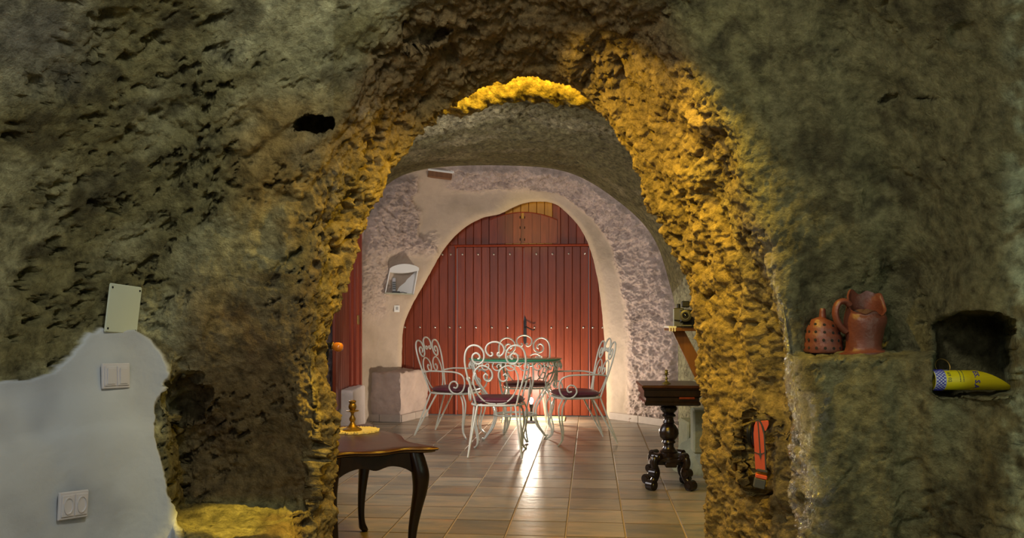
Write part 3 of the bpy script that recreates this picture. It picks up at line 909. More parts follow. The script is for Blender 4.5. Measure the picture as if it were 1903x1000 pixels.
# handle
hp = MB()
hp.prism([(x * .019 / 1.0, z) for x, z in ((-1, -.125), (-.7, -.15), (0, -.165), (.7, -.15), (1, -.125), (.9, .09), (.55, .125), (0, .155), (-.55, .125), (-.9, .09))], -.005, .005, RX(R(90)))
hpo = hp.build('handle_plate', M['black_iron'], leaf_r); hpo.location = (du(976), -.030, dz(613))
lv = MB(); lv.tube(cat([(0, 0, 0), (0, -.035, 0), (.02, -.05, .004), (.06, -.05, -.016), (.095, -.05, -.030), (.115, -.045, -.016)], 5), .0065, 8)
lvo = lv.build('lever', M['black_iron'], hpo); lvo.location = (0, -.004, .03)
kh = MB(); kh.lathe([(.007, 0), (.007, .004)], 10, RX(R(90))); kho = kh.build('keyhole', M['brass'], hpo); kho.location = (0, -.006, -.07)

# second red door in the left side wall: only its far jamb shows past the arch
d2 = empty('door_2', None, (0, 0, 0), 0)
tag(d2, 'red door frame in the left wall seen edge on', kind='structure')
LX = -1.575
def d2board(y0, y1, z0, z1, x0, t, name, mat='door_trim'):
    m = MB(); m.box((0, 0, 0), (t, y1 - y0, z1 - z0), bev=.004)
    o = m.build(name, M[mat], d2, smooth=False); o.location = (x0, (y0 + y1) / 2, (z0 + z1) / 2)
d2board(8.33, 8.50, .30, 2.02, LX + .035, .07, 'jamb')
d2board(8.22, 8.335, .30, 2.00, LX + .018, .05, 'stop_bead')
d2board(8.50, 8.56, .30, 2.02, LX + .055, .06, 'architrave')
for k in range(6):
    d2board(7.58 + k * .105, 7.68 + k * .105, .30, 2.0, LX + .008, .03, 'plank', 'door_red')
d2board(7.0, 8.56, 2.02, 2.12, LX + .04, .07, 'head')
hb = MB(); hb.box((0, 0, 0), (.012, .07, .09), bev=.002); o = hb.build('hinge', M['brass'], d2); o.location = (LX + .075, 8.40, 1.10)

# ================================================================== bench, blocks, skirting
def lumpy_block(corners, z0, z1, mat, name, amp=.012, n=14, bev=.05, seed=0.0, tintmat=None):
    """rough hewn block on a 4-corner plan (counter-clockwise)"""
    rings = []
    c = Vector((sum(p[0] for p in corners) / 4, sum(p[1] for p in corners) / 4, 0))
    def outline(k, z):
        pts = []
        for i in range(4):
            a = Vector((corners[i][0], corners[i][1], 0)); b = Vector((corners[(i + 1) % 4][0], corners[(i + 1) % 4][1], 0))
            for j in range(n):
                q = a.lerp(b, j / n)
                q = c + (q - c) * k
                pts.append((q.x, q.y, z))
        return pts
    zs = [z0 + (z1 - bev * .4 - z0) * i / n for i in range(n + 1)]
    for z in zs: rings.append(outline(1.0, z))
    rings.append(outline(.985, z1 - bev * .12)); rings.append(outline(.95, z1))
    for k in (.8, .6, .4, .2, .05): rings.append(outline(k, z1))
    m = MB(); m.stack(rings)
    v = np.array(m.v)
    d = (fbm(v * 6 + seed, 3) * amp * 1.3 + ridge(v * 19 + seed, 2) * amp * .5)
    cc = np.array((c.x, c.y, (z0 + z1) / 2))
    dirv = v - cc; dirv /= np.maximum(np.linalg.norm(dirv, axis=1), 1e-6)[:, None]
    top = (v[:, 2] > z1 - .01)
    dirv[top] = (0, 0, 1)
    v = v + dirv * np.where(v[:, 2] < z0 + .01, 0, d)[:, None]
    m.v = [tuple(q) for q in v]
    return m.build(name, mat, None, angle=60)
M['bench_rock'] = simple('plastered rock bench', (0.40, 0.315, 0.27), 0.85, 0, 0.35, 5, 0.7, 30)
bench = lumpy_block([(-1.66, 9.36), (-1.20, 9.24), (-.98, 9.86), (-1.66, 9.95)], 0.0, .52, M['bench_rock'], 'rock_bench', amp=.030, n=26)
tag(bench, 'rough grey brown rock bench built into the corner left of the red door', 'bench')
blk = lumpy_block([(-1.72, 7.86), (-1.44, 7.80), (-1.44, 8.42), (-1.72, 8.42)], 0.0, .46, M['whitewash'], 'masonry_block', amp=.010, n=18)
tag(blk, 'low whitewashed masonry block beneath the red door frame at left', 'block')
# skirting tiles
def skirt(name, pts, label, h=.078, n_per=.32):
    root = empty(name); tag(root, label, kind='structure')
    for a, b in zip(pts[:-1], pts[1:]):
        a = Vector(a + (0,)); b = Vector(b + (0,)); L = (b - a).length; n = max(1, round(L / n_per))
        for i in range(n):
            p = a.lerp(b, (i + .5) / n)
            m = MB(); m.box((0, 0, 0), (L / n - .004, .022, h), bev=.003)
            o = m.build('skirting_tile', M['skirting'], root, smooth=False)
            o.location = (p.x, p.y, h / 2 + .001); o.rotation_euler = (0, 0, math.atan2(b.y - a.y, b.x - a.x))
skirt('baseboard_left', [(-1.66, 9.30), (-1.185, 9.19), (-.955, 9.76)], 'stone skirting tiles around the foot of the rock bench')
def gx(x, d): return ((x - CX) / FPX * d, d)
skirt('baseboard_right', [gx(1133, 9.48), gx(1187, 9.14), gx(1240, 8.80), gx(1262, 8.3)], 'stone skirting tiles along the pale rock wall right of the red door')
# dressed stones and rubble at the foot of the right wall
for (x, y, d, wx, h, rz, rs) in ((1283, 812, 6.6, .24, .26, .1, .05), (1302, 800, 6.0, .2, .30, -.1, 0)):
    p = P(x, y, d); m = MB(); m.box((0, 0, 0), (.12, wx, h), bev=.012)
    o = m.build('stone', M['stone'], wall_vault, smooth=False); o.location = p; o.rotation_euler = (rs, 0, rz)
rb = MB(); rb.lathe([(.02 + .30 * math.cos(a * PI / 16), .30 * math.sin(a * PI / 16)) for a in range(0, 9)], 40)
v = np.array(rb.v); v = v * (1 + fbm(v * 9, 3)[:, None] * .35); v[:, 2] = np.maximum(v[:, 2] * .9, -.02); rb.v = [tuple(q) for q in v]
o = rb.build('rubble', M['stone'], wall_vault); o.location = (1.52, 6.4, -.02)

# doormat
dm = MB(); dm.box((0, 0, 0), (.70, .36, .012), bev=.004)
o = dm.build('doormat', M['mat_yellow'], None, smooth=False); o.location = (.235, 9.48, .0075); o.rotation_euler = (0, 0, -TH)
tag(o, 'thin yellow green doormat on the tiles before the red door', 'doormat')

# ================================================================== wrought iron dining set
def spiral(c, r0, r1, a0, a1, n=18):
    return [(c[0] + (r0 + (r1 - r0) * i / n) * math.cos(a0 + (a1 - a0) * i / n), c[1] + (r0 + (r1 - r0) * i / n) * math.sin(a0 + (a1 - a0) * i / n)) for i in range(n + 1)]
def make_chair():
    """faces -Y, back at +Y, origin on the floor below the seat centre"""
    root = thing('dining_chair', (0, 0, 0), 0, 'x', 'chair', 'wrought iron chairs around the glass table')
    iron = M['white_iron']; SZ = .415
    lean = lambda z: .185 + (z - SZ) * .26
    def bp(q): return [(x, lean(z), z) for (x, z) in q]
    for s in (-1, 1):
        # outer back scroll: from the seat up, over and into a spiral
        base = [(.165, .415), (.185, .50), (.215, .60), (.238, .70), (.246, .78), (.238, .845), (.212, .888), (.170, .905), (.126, .893), (.096, .858), (.088, .815), (.100, .775), (.132, .752), (.166, .762), (.184, .792), (.178, .826), (.152, .842), (.128, .826), (.124, .803), (.140, .792)]
        m = MB(); m.tube(cat(bp([(x * s, z) for x, z in base]), 5), .0078, 8); m.build('back_scroll', iron, root)
        # lower scroll of the back
        low = [(.004, .425), (.070, .432), (.130, .480), (.172, .560), (.182, .640), (.160, .705), (.115, .738), (.066, .728), (.030, .690), (.026, .642), (.052, .612), (.085, .622), (.096, .652), (.080, .672), (.062, .660)]
        m = MB(); m.tube(cat(bp([(x * s, z) for x, z in low]), 5), .0066, 8); m.build('lower_scroll', iron, root)
        # arm with rolled front
        arm = [(.212 * s, lean(.60), .605), (.245 * s, .14, .622), (.262 * s, 0, .622), (.265 * s, -.12, .618), (.262 * s, -.195, .590), (.258 * s, -.218, .525), (.254 * s, -.200, .455), (.250 * s, -.150, .420), (.250 * s, -.092, .428), (.252 * s, -.058, .472), (.255 * s, -.076, .520), (.256 * s, -.118, .532), (.256 * s, -.146, .505), (.255 * s, -.132, .474), (.255 * s, -.104, .478)]
        m = MB(); m.tube(cat(arm, 5), .0076, 8); m.build('arm', iron, root)
        # front leg: two bowed wires meeting at the foot
        m = MB()
        for k, (ox, oy) in enumerate(((0, 0), (-.035 * s, .045))):
            m.tube(cat([(.205 * s + ox, -.175 + oy, .405), (.232 * s + ox, -.215 + oy, .33), (.225 * s + ox * .6, -.205 + oy * .6, .22), (.200 * s + ox * .4, -.180 + oy * .4, .12), (.195 * s + ox * .2, -.180 + oy * .2, .05), (.212 * s, -.205, .012), (.226 * s, -.222, .006)], 5), .0075, 7)
        m.build('leg', iron, root)
        # back leg: a hairpin of two straight rods
        m = MB(); foot = (.215 * s, .325, .008)
        m.tube([(.155 * s, .185, .41), foot], .008, 7); m.tube([(.185 * s, .105, .41), foot], .008, 7)
        m.build('leg', iron, root)
    # crest between the scrolls
    cr = [(-.020, .852), (-.030, .838), (-.045, .846), (-.044, .868), (-.068, .868), (-.082, .900)]
    right = [(.012, .846), (.018, .832), (.034, .830), (.046, .846), (.040, .868), (.020, .872)]
    full = [(-.034, .846), (-.022, .842), (-.020, .826), (-.038, .818), (-.062, .836), (-.074, .870), (-.062, .905), (-.032, .926), (0, .932), (.032, .926), (.062, .905), (.074, .870), (.062, .836), (.038, .818), (.020, .826), (.022, .842), (.034, .846)]
    m = MB(); m.tube(cat(bp(full), 5), .0075, 8); m.build('crest_curl', iron, root)
    # seat ring with a woven strap, cushion
    outl = [(.215 * math.copysign(abs(math.cos(a)) ** .62, math.cos(a)) * (1.0 + .06 * -math.sin(a)), -.0 + .205 * math.copysign(abs(math.sin(a)) ** .62, math.sin(a))) for a in [2 * PI * i / 40 for i in range(40)]]
    m = MB(); m.tube([(x, y, .412) for x, y in outl], .009, 8, closed=True)
    for k in range(-2, 3):
        m.tube([(k * .075, -.19, .408), (k * .075, .19, .408)], .004, 6)
    m.build('seat_frame', iron, root)
    m = MB(); rings = []
    for k, z in ((.30, .421), (.90, .421), (.985, .430), (1.02, .443), (.99, .456), (.90, .467), (.65, .4745), (.3, .476), (.02, .476)):
        rings.append([(x * k * .98, y * k * .98 - .005, z) for x, y in outl])
    m.stack(rings); cu = m.build('cushion', M['cushion'], root, angle=60)
    m = MB(); m.tube([(x * 1.0, y * 1.0 - .005, .4435) for x, y in outl], .005, 6, closed=True); m.build('piping', M['cushion'], cu)
    return root
chair = make_chair()
def put(o, x, y, rz, label):
    o.location = (x, y, .001); o.rotation_euler = (0, 0, rz); o['label'] = label
ch = [chair] + [copy_tree(chair) for _ in range(3)]
put(ch[0], -.125, 6.95 + .02, PI * 0 + PI + R(6), 'x')          # provisional, set below
put(ch[0], -.115, 7.18, R(180 + 3) , 'cream iron scroll chair with its back to the arch, nearest of the four')
put(ch[1], -.54, 8.22, R(90 + 14), 'cream iron scroll chair at the left side of the glass table, facing right')
put(ch[2], .575, 7.78, R(-90 - 10), 'cream iron scroll chair at the right side of the glass table, facing left')
put(ch[3], .15, 8.78, R(-3), 'cream iron scroll chair behind the glass table, its back against the red door')
# local front is -Y, so a chair that faces +Y is turned half round
ch[0].rotation_euler = (0, 0, R(180 - 4)); ch[1].rotation_euler = (0, 0, R(68)); ch[2].rotation_euler = (0, 0, R(-79)); ch[3].rotation_euler = (0, 0, R(4))
ch[3].scale = (1.1, 1.0, 1.0)

# glass table
tb = thing('glass_table', (.03, 8.0, 0.001), R(20), 'round green glass table on a cream scrolled iron frame', 'table')
m = MB(); m.lathe([(.428, .735), (.434, .738), (.435, .741), (.434, .745), (.428, .747)], 72); m.build('glass_top', M['glass'], tb)
fr = MB(); ringp = lambda r, z, n=48: [(r * math.cos(2 * PI * i / n), r * math.sin(2 * PI * i / n), z) for i in range(n)]
fr.tube(ringp(.412, .727), .0075, 7, closed=True); fr.build('rim_ring', M['white_iron'], tb)
NS_ = 22
for k in range(NS_):
    a = 2 * PI * k / NS_
    q = []
    for (u, z) in ((-.050, .722), (-.052, .690), (-.030, .662), (.004, .658), (.028, .678), (.024, .704), (.002, .710), (-.012, .694), (-.002, .682)):
        aa = a + u / .412
        rr = .414 + .018 * math.sin((.722 - z) * 30)
        q.append((rr * math.cos(aa), rr * math.sin(aa), z))
    mm = MB(); mm.tube(cat(q, 4), .0055, 6); mm.build('rim_scroll', M['white_iron'], tb)
for k in range(4):
    mm = MB(); a0 = k * PI / 2
    for off in (-.07, .07):
        q = []
        for (r, z, o_) in ((.395, .72, .5), (.405, .66, .6), (.375, .55, .9), (.285, .42, 1.0), (.215, .31, .9), (.195, .215, .8), (.225, .115, .6), (.275, .045, .35), (.305, .010, .15), (.325, .020, .1)):
            aa = a0 + off * o_ / max(r, .2) * .5
            q.append((r * math.cos(aa), r * math.sin(aa), z))
        mm.tube(cat(q, 5), .0085, 7)
    mm.build('leg', M['white_iron'], tb)
    # scroll bracket inside each leg
    mm = MB(); q = [(.36, .63), (.30, .665), (.245, .64), (.23, .585), (.262, .55), (.298, .565), (.298, .60), (.275, .605)]
    mm.tube(cat([(r * math.cos(a0), r * math.sin(a0), z) for r, z in q], 4), .0055, 6); mm.build('bracket_scroll', M['white_iron'], tb)
lr = MB(); lr.tube(ringp(.200, .225, 36), .007, 7, closed=True); lr.tube(ringp(.105, .225, 24), .005, 6, closed=True)
for k in range(8):
    a = 2 * PI * k / 8
    lr.tube([(.10 * math.cos(a), .10 * math.sin(a), .225), (.2 * math.cos(a + .25), .2 * math.sin(a + .25), .225)], .005, 6)
lr.build('lower_ring', M['white_iron'], tb)

# small lamp on the floor behind the table
lamp = thing('floor_lamp', (.205, 9.16, .002), 0, 'small bright bulb lamp low on the floor behind the rear chair', 'lamp')
m = MB(); m.lathe([(.075, 0), (.075, .010), (.05, .018), (.014, .024), (.012, .15), (.020, .165), (.022, .195), (.018, .2)], 24); m.build('base', M['black_iron'], lamp)
bm_, bnt, bb = new_mat('glowing bulb')
bb.inputs['Emission Color'].default_value = (1, .93, .82, 1); bb.inputs['Emission Strength'].default_value = 60.0
bb.inputs['Base Color'].default_value = (1, 1, 1, 1)
m = MB(); m.lathe([(.010, .2), (.014, .212), (.021, .230), (.022, .242), (.017, .256), (.008, .264), (.002, .266)], 20); m.build('bulb', bm_, lamp)
light('bulb_light', 'POINT', (.205, 9.16, .30), 66, (1.0, .84, .66), shadow_soft_size=.035)

# ================================================================== phone niche, switch and bracket on the back wall
pn = on_back(741, 518)
SHX = .36
ph = thing('phone_shelf', (pn.x, pn.y - .0, pn.z - .17), R(14), 'white wall mounted phone alcove with curved hood', 'shelf')
wp = M['white_plastic']
def out(*q): return list(q)
# back, floor, two slanting sides and a curved hood, open to the front
sl = .055                                            # the whole box leans to the right
def frame4(y): return [(-.165, y, 0), (.150, y, -.012), (.150 + sl, y, .285), (-.165 + sl, y, .275)]
def slab(p, t, nm, mat=wp):
    """thin quad plate with thickness t towards +Y or along its normal"""
    p = [Vector(q) for q in p]; n = (p[1] - p[0]).cross(p[3] - p[0]).normalized() * t
    m = MB(); m.add([*p, *[q + n for q in p]], [(0, 1, 2, 3), (7, 6, 5, 4), (0, 4, 5, 1), (1, 5, 6, 2), (2, 6, 7, 3), (3, 7, 4, 0)])
    return m.build(nm, mat, ph, smooth=False)
f0, f1 = frame4(-.13), frame4(.03)
slab(f1, .006, 'back_panel', M['white_plastic'])
slab([f0[0], f0[1], f1[1], f1[0]], .014, 'bottom_shelf', simple('cream shelf edge', (.45, .45, .33), .5))
slab([f0[0], f1[0], f1[3], f0[3]], .010, 'side_panel')
slab([f0[1], f1[1], f1[2], f0[2]], -.010, 'side_panel')
m = MB(); rings = []
for k in range(13):
    t = k / 12; x = -.165 + sl + .315 * t; z = .275 + .01 * t + .045 * math.sin(PI * t) ** .7
    zb = .235 + .02 * t - .018 * math.sin(PI * t)
    rings.append([(x, -.14, z), (x, .03, z), (x, .03, zb - .004), (x, -.14, zb)])
m.stack(rings); m.build('hood', wp, ph, angle=30)
hand = thing('cordless_phone', (0, 0, 0), 0, 'slim grey cordless phone standing in its charger inside the white alcove', 'phone')
wm = T(pn.x, pn.y, pn.z - .17) @ RZ(R(14))
hand.location = wm @ Vector((-.055, -.045, .004)); hand.rotation_euler = (R(-6), 0, R(14))
m = MB(); m.box((0, 0, .095), (.040, .020, .165), bev=.007); m.build('handset', M['grey_plastic'], hand, smooth=False)
m = MB(); m.box((0, -.0115, .150), (.034, .004, .034), bev=.001); m.build('screen', M['white_card'], hand, smooth=False)
for r_ in range(4):
    for c_ in range(3):
        m = MB(); m.box(((c_ - 1) * .0105, -.011, .120 - r_ * .022), (.0085, .004, .014), bev=.001); m.build('key', M['dark_plastic'], hand, smooth=False)
m = MB(); m.box((.02, .0, .012), (.085, .055, .022), bev=.006); m.build('charger', M['dark_plastic'], hand, smooth=False)
m = MB(); m.tube(cat([(.06, .0, .008), (.09, -.02, .012), (.12, -.01, .006), (.14, .015, .008)], 5), .004, 6); m.build('cable', M['dark_plastic'], hand)
# little switch below
q = on_back(738, 574)
sw = thing('wall_switch', (q.x, q.y - .016, q.z), R(20), 'small square white wall switch under the phone alcove', 'switch')
m = MB(); m.box((0, 0, 0), (.062, .012, .076), bev=.003); m.build('plate', wp, sw, smooth=False)
m = MB(); m.box((.002, -.008, .004), (.026, .006, .032), bev=.002); m.build('rocker', M['grey_plastic'], sw, smooth=False)
# wooden ledge with white trim high on the wall
q = on_back(818, 328)
ub = thing('wall_uplight', (q.x, q.y - .05, q.z), R(8), 'narrow wooden uplight trough with white top high above the phone alcove', 'wall light')
m = MB(); m.box((0, 0, 0), (.255, .10, .060), RY(R(6)), bev=.003); m.build('trough', M['shelf_wood'], ub, smooth=False)
m = MB(); m.box((0, -.008, .038), (.266, .12, .020), RY(R(6)), bev=.003); m.build('top_strip', wp, ub, smooth=False)
m = MB(); m.box((.118, -.045, .055), (.062, .03, .072), bev=.003); m.build('end_bracket', wp, ub, smooth=False)

# ================================================================== electrical plates on the plastered wall
def wall_item(x, y, label, name, cat_, roll=0.0, off=.0, group=None, size=14):
    p, n = on_wall(x, y)
    n.z *= .3; n.normalize()
    o = thing(name, p + n * off, 0, label, cat_, group)
    zax = n; xax = Vector((0, 0, 1)).cross(zax).normalized(); yax = zax.cross(xax)
    mt = Matrix((xax, yax, zax)).transposed().to_4x4()
    o.rotation_euler = (mt @ RZ(roll)).to_euler()
    return o          # local: x right, y up, z out of the wall
jb = wall_item(217, 573, 'pale square cover plate screwed to the rock above the white plaster', 'cover_plate', 'cover', R(-5), .030)
m = MB(); m.box((0, 0, 0), (.175, .165, .008), bev=.004); m.build('plate', M['cream_lid'], jb, smooth=False)
for sx in (-1, 1):
    for sy in (-1, 1):
        m = MB(); m.lathe([(.004, 0), (.0035, .002), (.001, .003)], 10); o = m.build('screw', M['black_iron'], jb); o.location = (sx * .074, sy * .069, .004)
jb.scale = (.76, 1.0, 1.0)
def twin(root, kind):
    root.scale = (.66, 1.0, 1.0)
    pl = M['white_plastic2']
    m = MB(); m.box((0, 0, .004), (.158, .084, .010), bev=.003); m.build('plate', pl, root, smooth=False)
    for sx in (-1, 1):
        m = MB(); m.box((sx * .036, 0, .0105), (.066, .066, .006), bev=.002); f = m.build('module', pl, root, smooth=False)
        if kind == 'switch':
            m = MB(); m.box((sx * .036, 0, .015), (.046, .054, .006), RX(R(3)), bev=.002); m.build('rocker', pl, f, smooth=False)
        else:
            m = MB(); m.lathe([(.026, .013), (.026, .0165), (.0225, .0165), (.021, .0105), (.002, .0105)], 28); o = m.build('socket_well', pl, f); o.location = (sx * .036, 0, 0)
            for sy in (-1, 1):
                m = MB(); m.lathe([(.004, .0108), (.004, .0122)], 10); o = m.build('hole', M['dark_plastic'], f); o.location = (sx * .036 + sy * .006, sy * .0085, 0)
M['white_plastic2'] = simple('lilac white plastic', (0.56, 0.55, 0.60), 0.22)
s1 = wall_item(209, 699, 'double light switch on the white plaster below the cover plate', 'light_switch', 'switch', R(-2), .010)
twin(s1, 'switch')
s2 = wall_item(130, 938, 'double power socket low on the white plaster', 'power_socket', 'socket', R(-5), .010)
twin(s2, 'socket')

# ================================================================== carved side table with scalloped top (left of the arch opening)
SC = (-.345, 3.80)
su = Vector((-.895, -.446, 0)); sv = Vector((-.446, .895, 0))
st = thing('side_table', (SC[0], SC[1], .001), 0, 'dark mahogany side table with gilt serpentine edge and cabriole legs', 'table')
st.rotation_euler = (0, 0, math.atan2(-su.y, -su.x))       # local +x = right along the front, +y = away
TW, TD, TZ = .50, .93, .565
def serp(inset=0.0, n=16):
    """serpentine outline, local x from -TW to 0, y from 0 to TD"""
    pts = []
    def side(a, b, nrm, k):
        for i in range(n):
            t = i / n
            bulge = .020 * math.cos(2 * PI * t * k) - .020
            lip = .018 * (abs(2 * t - 1) ** 8)
            p = Vector(a).lerp(Vector(b), t) + Vector(nrm) * (bulge + lip - inset)
            pts.append((p.x, p.y))
    side((-TW, 0), (0, 0), (0, -1), 2); side((0, 0), (0, TD), (1, 0), 2)
    side((0, TD), (-TW, TD), (0, 1), 2); side((-TW, TD), (-TW, 0), (-1, 0), 2)
    return pts
m = MB(); rings = []
for ins, z in ((.050, .536), (.020, .538), (.010, .543), (.012, .547), (.0, .550), (-.004, .556), (.0, .562), (.010, .565), (.06, .5655), (.16, .5655)):
    kx, ky = (TW / 2 - ins) / (TW / 2), (TD / 2 - ins) / (TD / 2)
    rings.append([((x + TW / 2) * kx - TW / 2, (y - TD / 2) * ky + TD / 2, z) for x, y in serp(0)])
m.stack(rings); m.build('top', M['mahogany'], st, angle=50)
for ins, z in ((-.0035, .5565), (.009, .5455)):
    kx, ky = (TW / 2 - ins) / (TW / 2), (TD / 2 - ins) / (TD / 2)
    m = MB(); m.tube([((x + TW / 2) * kx - TW / 2, (y - TD / 2) * ky + TD / 2, z) for x, y in serp(0)], .0028, 6, closed=True); m.build('gilt_edge', M['gilt'], st)
def apron(a, b, nrm):
    a = Vector(a); b = Vector(b); L = (b - a).length; d = (b - a).normalized(); n_ = Vector(nrm)
    up = []; lo = []
    for i in range(33):
        t = i / 32
        drop = .050 + .075 * (abs(2 * t - 1) ** 3.2) + .018 * math.exp(-((t - .5) / .10) ** 2)
        q = a + d * L * t
        up.append((q, .540)); lo.append((q, .540 - drop))
    m = MB(); vs = []; fs = []
    for s_ in (0, 1):
        for (q, z) in up + lo:
            p = q - n_ * (.022 * s_); vs.append((p.x, p.y, z))
    k = 33
    for i in range(k - 1):
        fs.append((i, i + 1, k + i + 1, k + i)); fs.append((2 * k + i + 1, 2 * k + i, 3 * k + i, 3 * k + i + 1))
        fs.append((k + i, k + i + 1, 3 * k + i + 1, 3 * k + i)); fs.append((i + 1, i, 2 * k + i, 2 * k + i + 1))
    m.add(vs, fs); m.build('apron', M['mahogany_dark'], st, angle=50)
i_ = .045
apron((-TW + i_, i_), (-i_, i_), (0, -1)); apron((-i_, i_), (-i_, TD - i_), (1, 0)); apron((-i_, TD - i_), (-TW + i_, TD - i_), (0, 1)); apron((-TW + i_, TD - i_), (-TW + i_, i_), (-1, 0))
for sx, sy in ((0, 0), (1, 0), (0, 1), (1, 1)):
    cx_ = -TW + .065 if sx == 0 else -.065; cy_ = .065 if sy == 0 else TD - .065
    ox, oy = (-1 if sx == 0 else 1), (-1 if sy == 0 else 1)
    rings = []
    prof = cat([(.000, .540, .034), (.012, .500, .036), (.026, .440, .036), (.024, .370, .030), (.008, .290, .024), (-.008, .200, .019), (-.014, .120, .016), (-.008, .060, .016), (.008, .022, .021), (.020, .008, .018), (.020, .0, .012)], 4)
    for (o_, z, h) in [(q.x, q.y, q.z) for q in prof]:
        c = (cx_ + ox * o_ * .75, cy_ + oy * o_ * .75)
        rings.append([(c[0] + h * math.copysign(abs(math.cos(a)) ** .6, math.cos(a)), c[1] + h * math.copysign(abs(math.sin(a)) ** .6, math.sin(a)), z) for a in [2 * PI * i / 14 for i in range(14)]])
    m = MB(); m.stack(rings); m.build('leg', M['mahogany_dark'], st, angle=60)
# doily and candlestick
cpos = st.rotation_euler.to_matrix() @ Vector((-.245, .62, 0)) + Vector(st.location)
cpos = Vector(P(655, 802, (CAMZ - .5665) * FPX / (802 - HY)))
dl = MB(); n = 96
rings = []
for k, z in ((1.0, .0), (1.0, .004), (.97, .006), (.80, .005), (.5, .0045), (.1, .0045)):
    rings.append([((.118 * k * (1 + .05 * math.cos(16 * a) * (k > .9))) * math.cos(a), (.118 * k * (1 + .05 * math.cos(16 * a) * (k > .9))) * math.sin(a), z + .003 * (1 + math.cos(48 * a)) * (k > .6) * (z > 0)) for a in [2 * PI * i / n for i in range(n)]])
dl.stack(rings); do = dl.build('doily', M['doily'], None, angle=30); do.location = (cpos.x + .012, cpos.y, .5675); do.rotation_euler = (0, 0, .3)
tag(do, 'round cream crocheted doily on the mahogany side table', 'doily')
def candlestick(loc, k, mat, label):
    o = thing('candlestick', loc, 0, label, 'candlestick')
    m = MB(); m.lathe([(.046, 0), (.046, .006), (.040, .010), (.036, .012), (.020, .022), (.013, .034), (.010, .042)], 32, flute=lambda a, z: 1 + (.03 * math.cos(20 * a) if z < .011 else 0)); m.build('base', mat, o)
    m = MB(); m.lathe([(.010, .042), (.015, .050), (.016, .060), (.009, .072), (.007, .082), (.010, .088), (.012, .094)], 24); m.build('stem', mat, o)
    m = MB(); m.lathe([(.010, .092), (.030, .095), (.033, .098), (.030, .100), (.010, .101)], 28); m.build('drip_pan', mat, o)
    m = MB(); m.lathe([(.011, .1), (.018, .108), (.020, .120), (.016, .132), (.013, .136), (.018, .140), (.018, .147), (.012, .150), (.008, .140)], 24); m.build('cup', mat, o)
    o.scale = (k, k, k)
    return o
candlestick((cpos.x, cpos.y, .5725), 1.0, M['brass'], 'turned brass candlestick standing on the crocheted doily')

# ================================================================== carved pedestal table at right with its candlestick
pt = thing('pedestal_table', (1.045, 5.74, .001), R(-3), 'black carved pedestal table with four scrolled feet', 'table')
wn = M['walnut']
m = MB(); hw = .185; hd = .20
rings = []
def rect(kx, ky, z): return [(-kx, -ky, z), (kx, -ky, z), (kx, ky, z), (-kx, ky, z)]
for e_, z in ((-.018, .560), (-.006, .566), (-.006, .580), (-.014, .590), (-.014, .612), (-.002, .622), (-.002, .660), (.006, .666), (.006, .672)):
    rings.append(rect(hw + e_, hd + e_, z))
m.stack(rings); m.build('frieze', wn, pt, smooth=False)
m = MB(); rings = [rect(hw + e_, hd + e_, z) for e_, z in ((.004, .6725), (.012, .676), (.014, .684), (.010, .692), (.0, .694))]; m.stack(rings); m.build('top', M['mahogany'], pt, smooth=False)
m = MB(); m.box((.09, -hd - .003, .612), (.10, .006, .014), bev=.002); m.build('inlay', wood_material('red inlay', (.12, .02, .01), (.2, .04, .015), .3), pt, smooth=False)
def gad(a, z):
    return 1 + (.05 * abs(math.sin(7 * a)) * math.sin(PI * (z - .31) / .11) if .31 < z < .42 else (.03 * math.cos(12 * a) if .50 < z < .545 else 0))
m = MB(); m.lathe([(.050, .560), (.052, .552), (.046, .545), (.056, .530), (.054, .515), (.040, .500), (.034, .492), (.046, .482), (.046, .474), (.032, .466), (.030, .455), (.036, .440), (.040, .432), (.034, .425), (.046, .412), (.060, .385), (.064, .360), (.058, .335), (.040, .314), (.044, .306), (.046, .298), (.034, .290), (.034, .270), (.046, .252), (.060, .240), (.058, .234), (.080, .222), (.095, .212), (.095, .205), (.120, .200), (.120, .185)], 40, flute=gad); m.build('column', wn, pt)
m = MB(); m.box((0, 0, .168), (.26, .075, .034), bev=.006); m.box((0, 0, .168), (.075, .26, .034), bev=.006); m.build('cross_base', wn, pt, smooth=False)
for sx in (-1, 1):
    for sy in (-1, 1):
        a = math.atan2(sy * .9, sx)
        MM = RZ(a)
        m = MB()
        pth = cat([(.105, 0, .205), (.135, 0, .200), (.140, 0, .160), (.122, 0, .120), (.128, 0, .085), (.152, 0, .055), (.165, 0, .035)], 5)
        m.tube(pth, [.026] * 10 + [.024] * (len(pth) - 10), 10, MM, flat=(1.0, .95))
        f = m.build('foot', wn, pt)
        for (r_, z, rr) in ((.118, .212, .027), (.145, .110, .029), (.172, .034, .034)):
            m = MB(); m.lathe([(rr * .5, -.034), (rr * .55, -.032), (rr * .6, -.028), (rr, -.026), (rr, .026), (rr * .6, .028), (rr * .55, .032), (rr * .5, .034)], 18, MM @ T(r_, 0, z) @ RX(R(90))); m.build('scroll', wn, f)
candlestick((1.045 - .03, 5.66, .6955), .62, M['green_brass'], 'small tarnished candlestick on the black pedestal table')
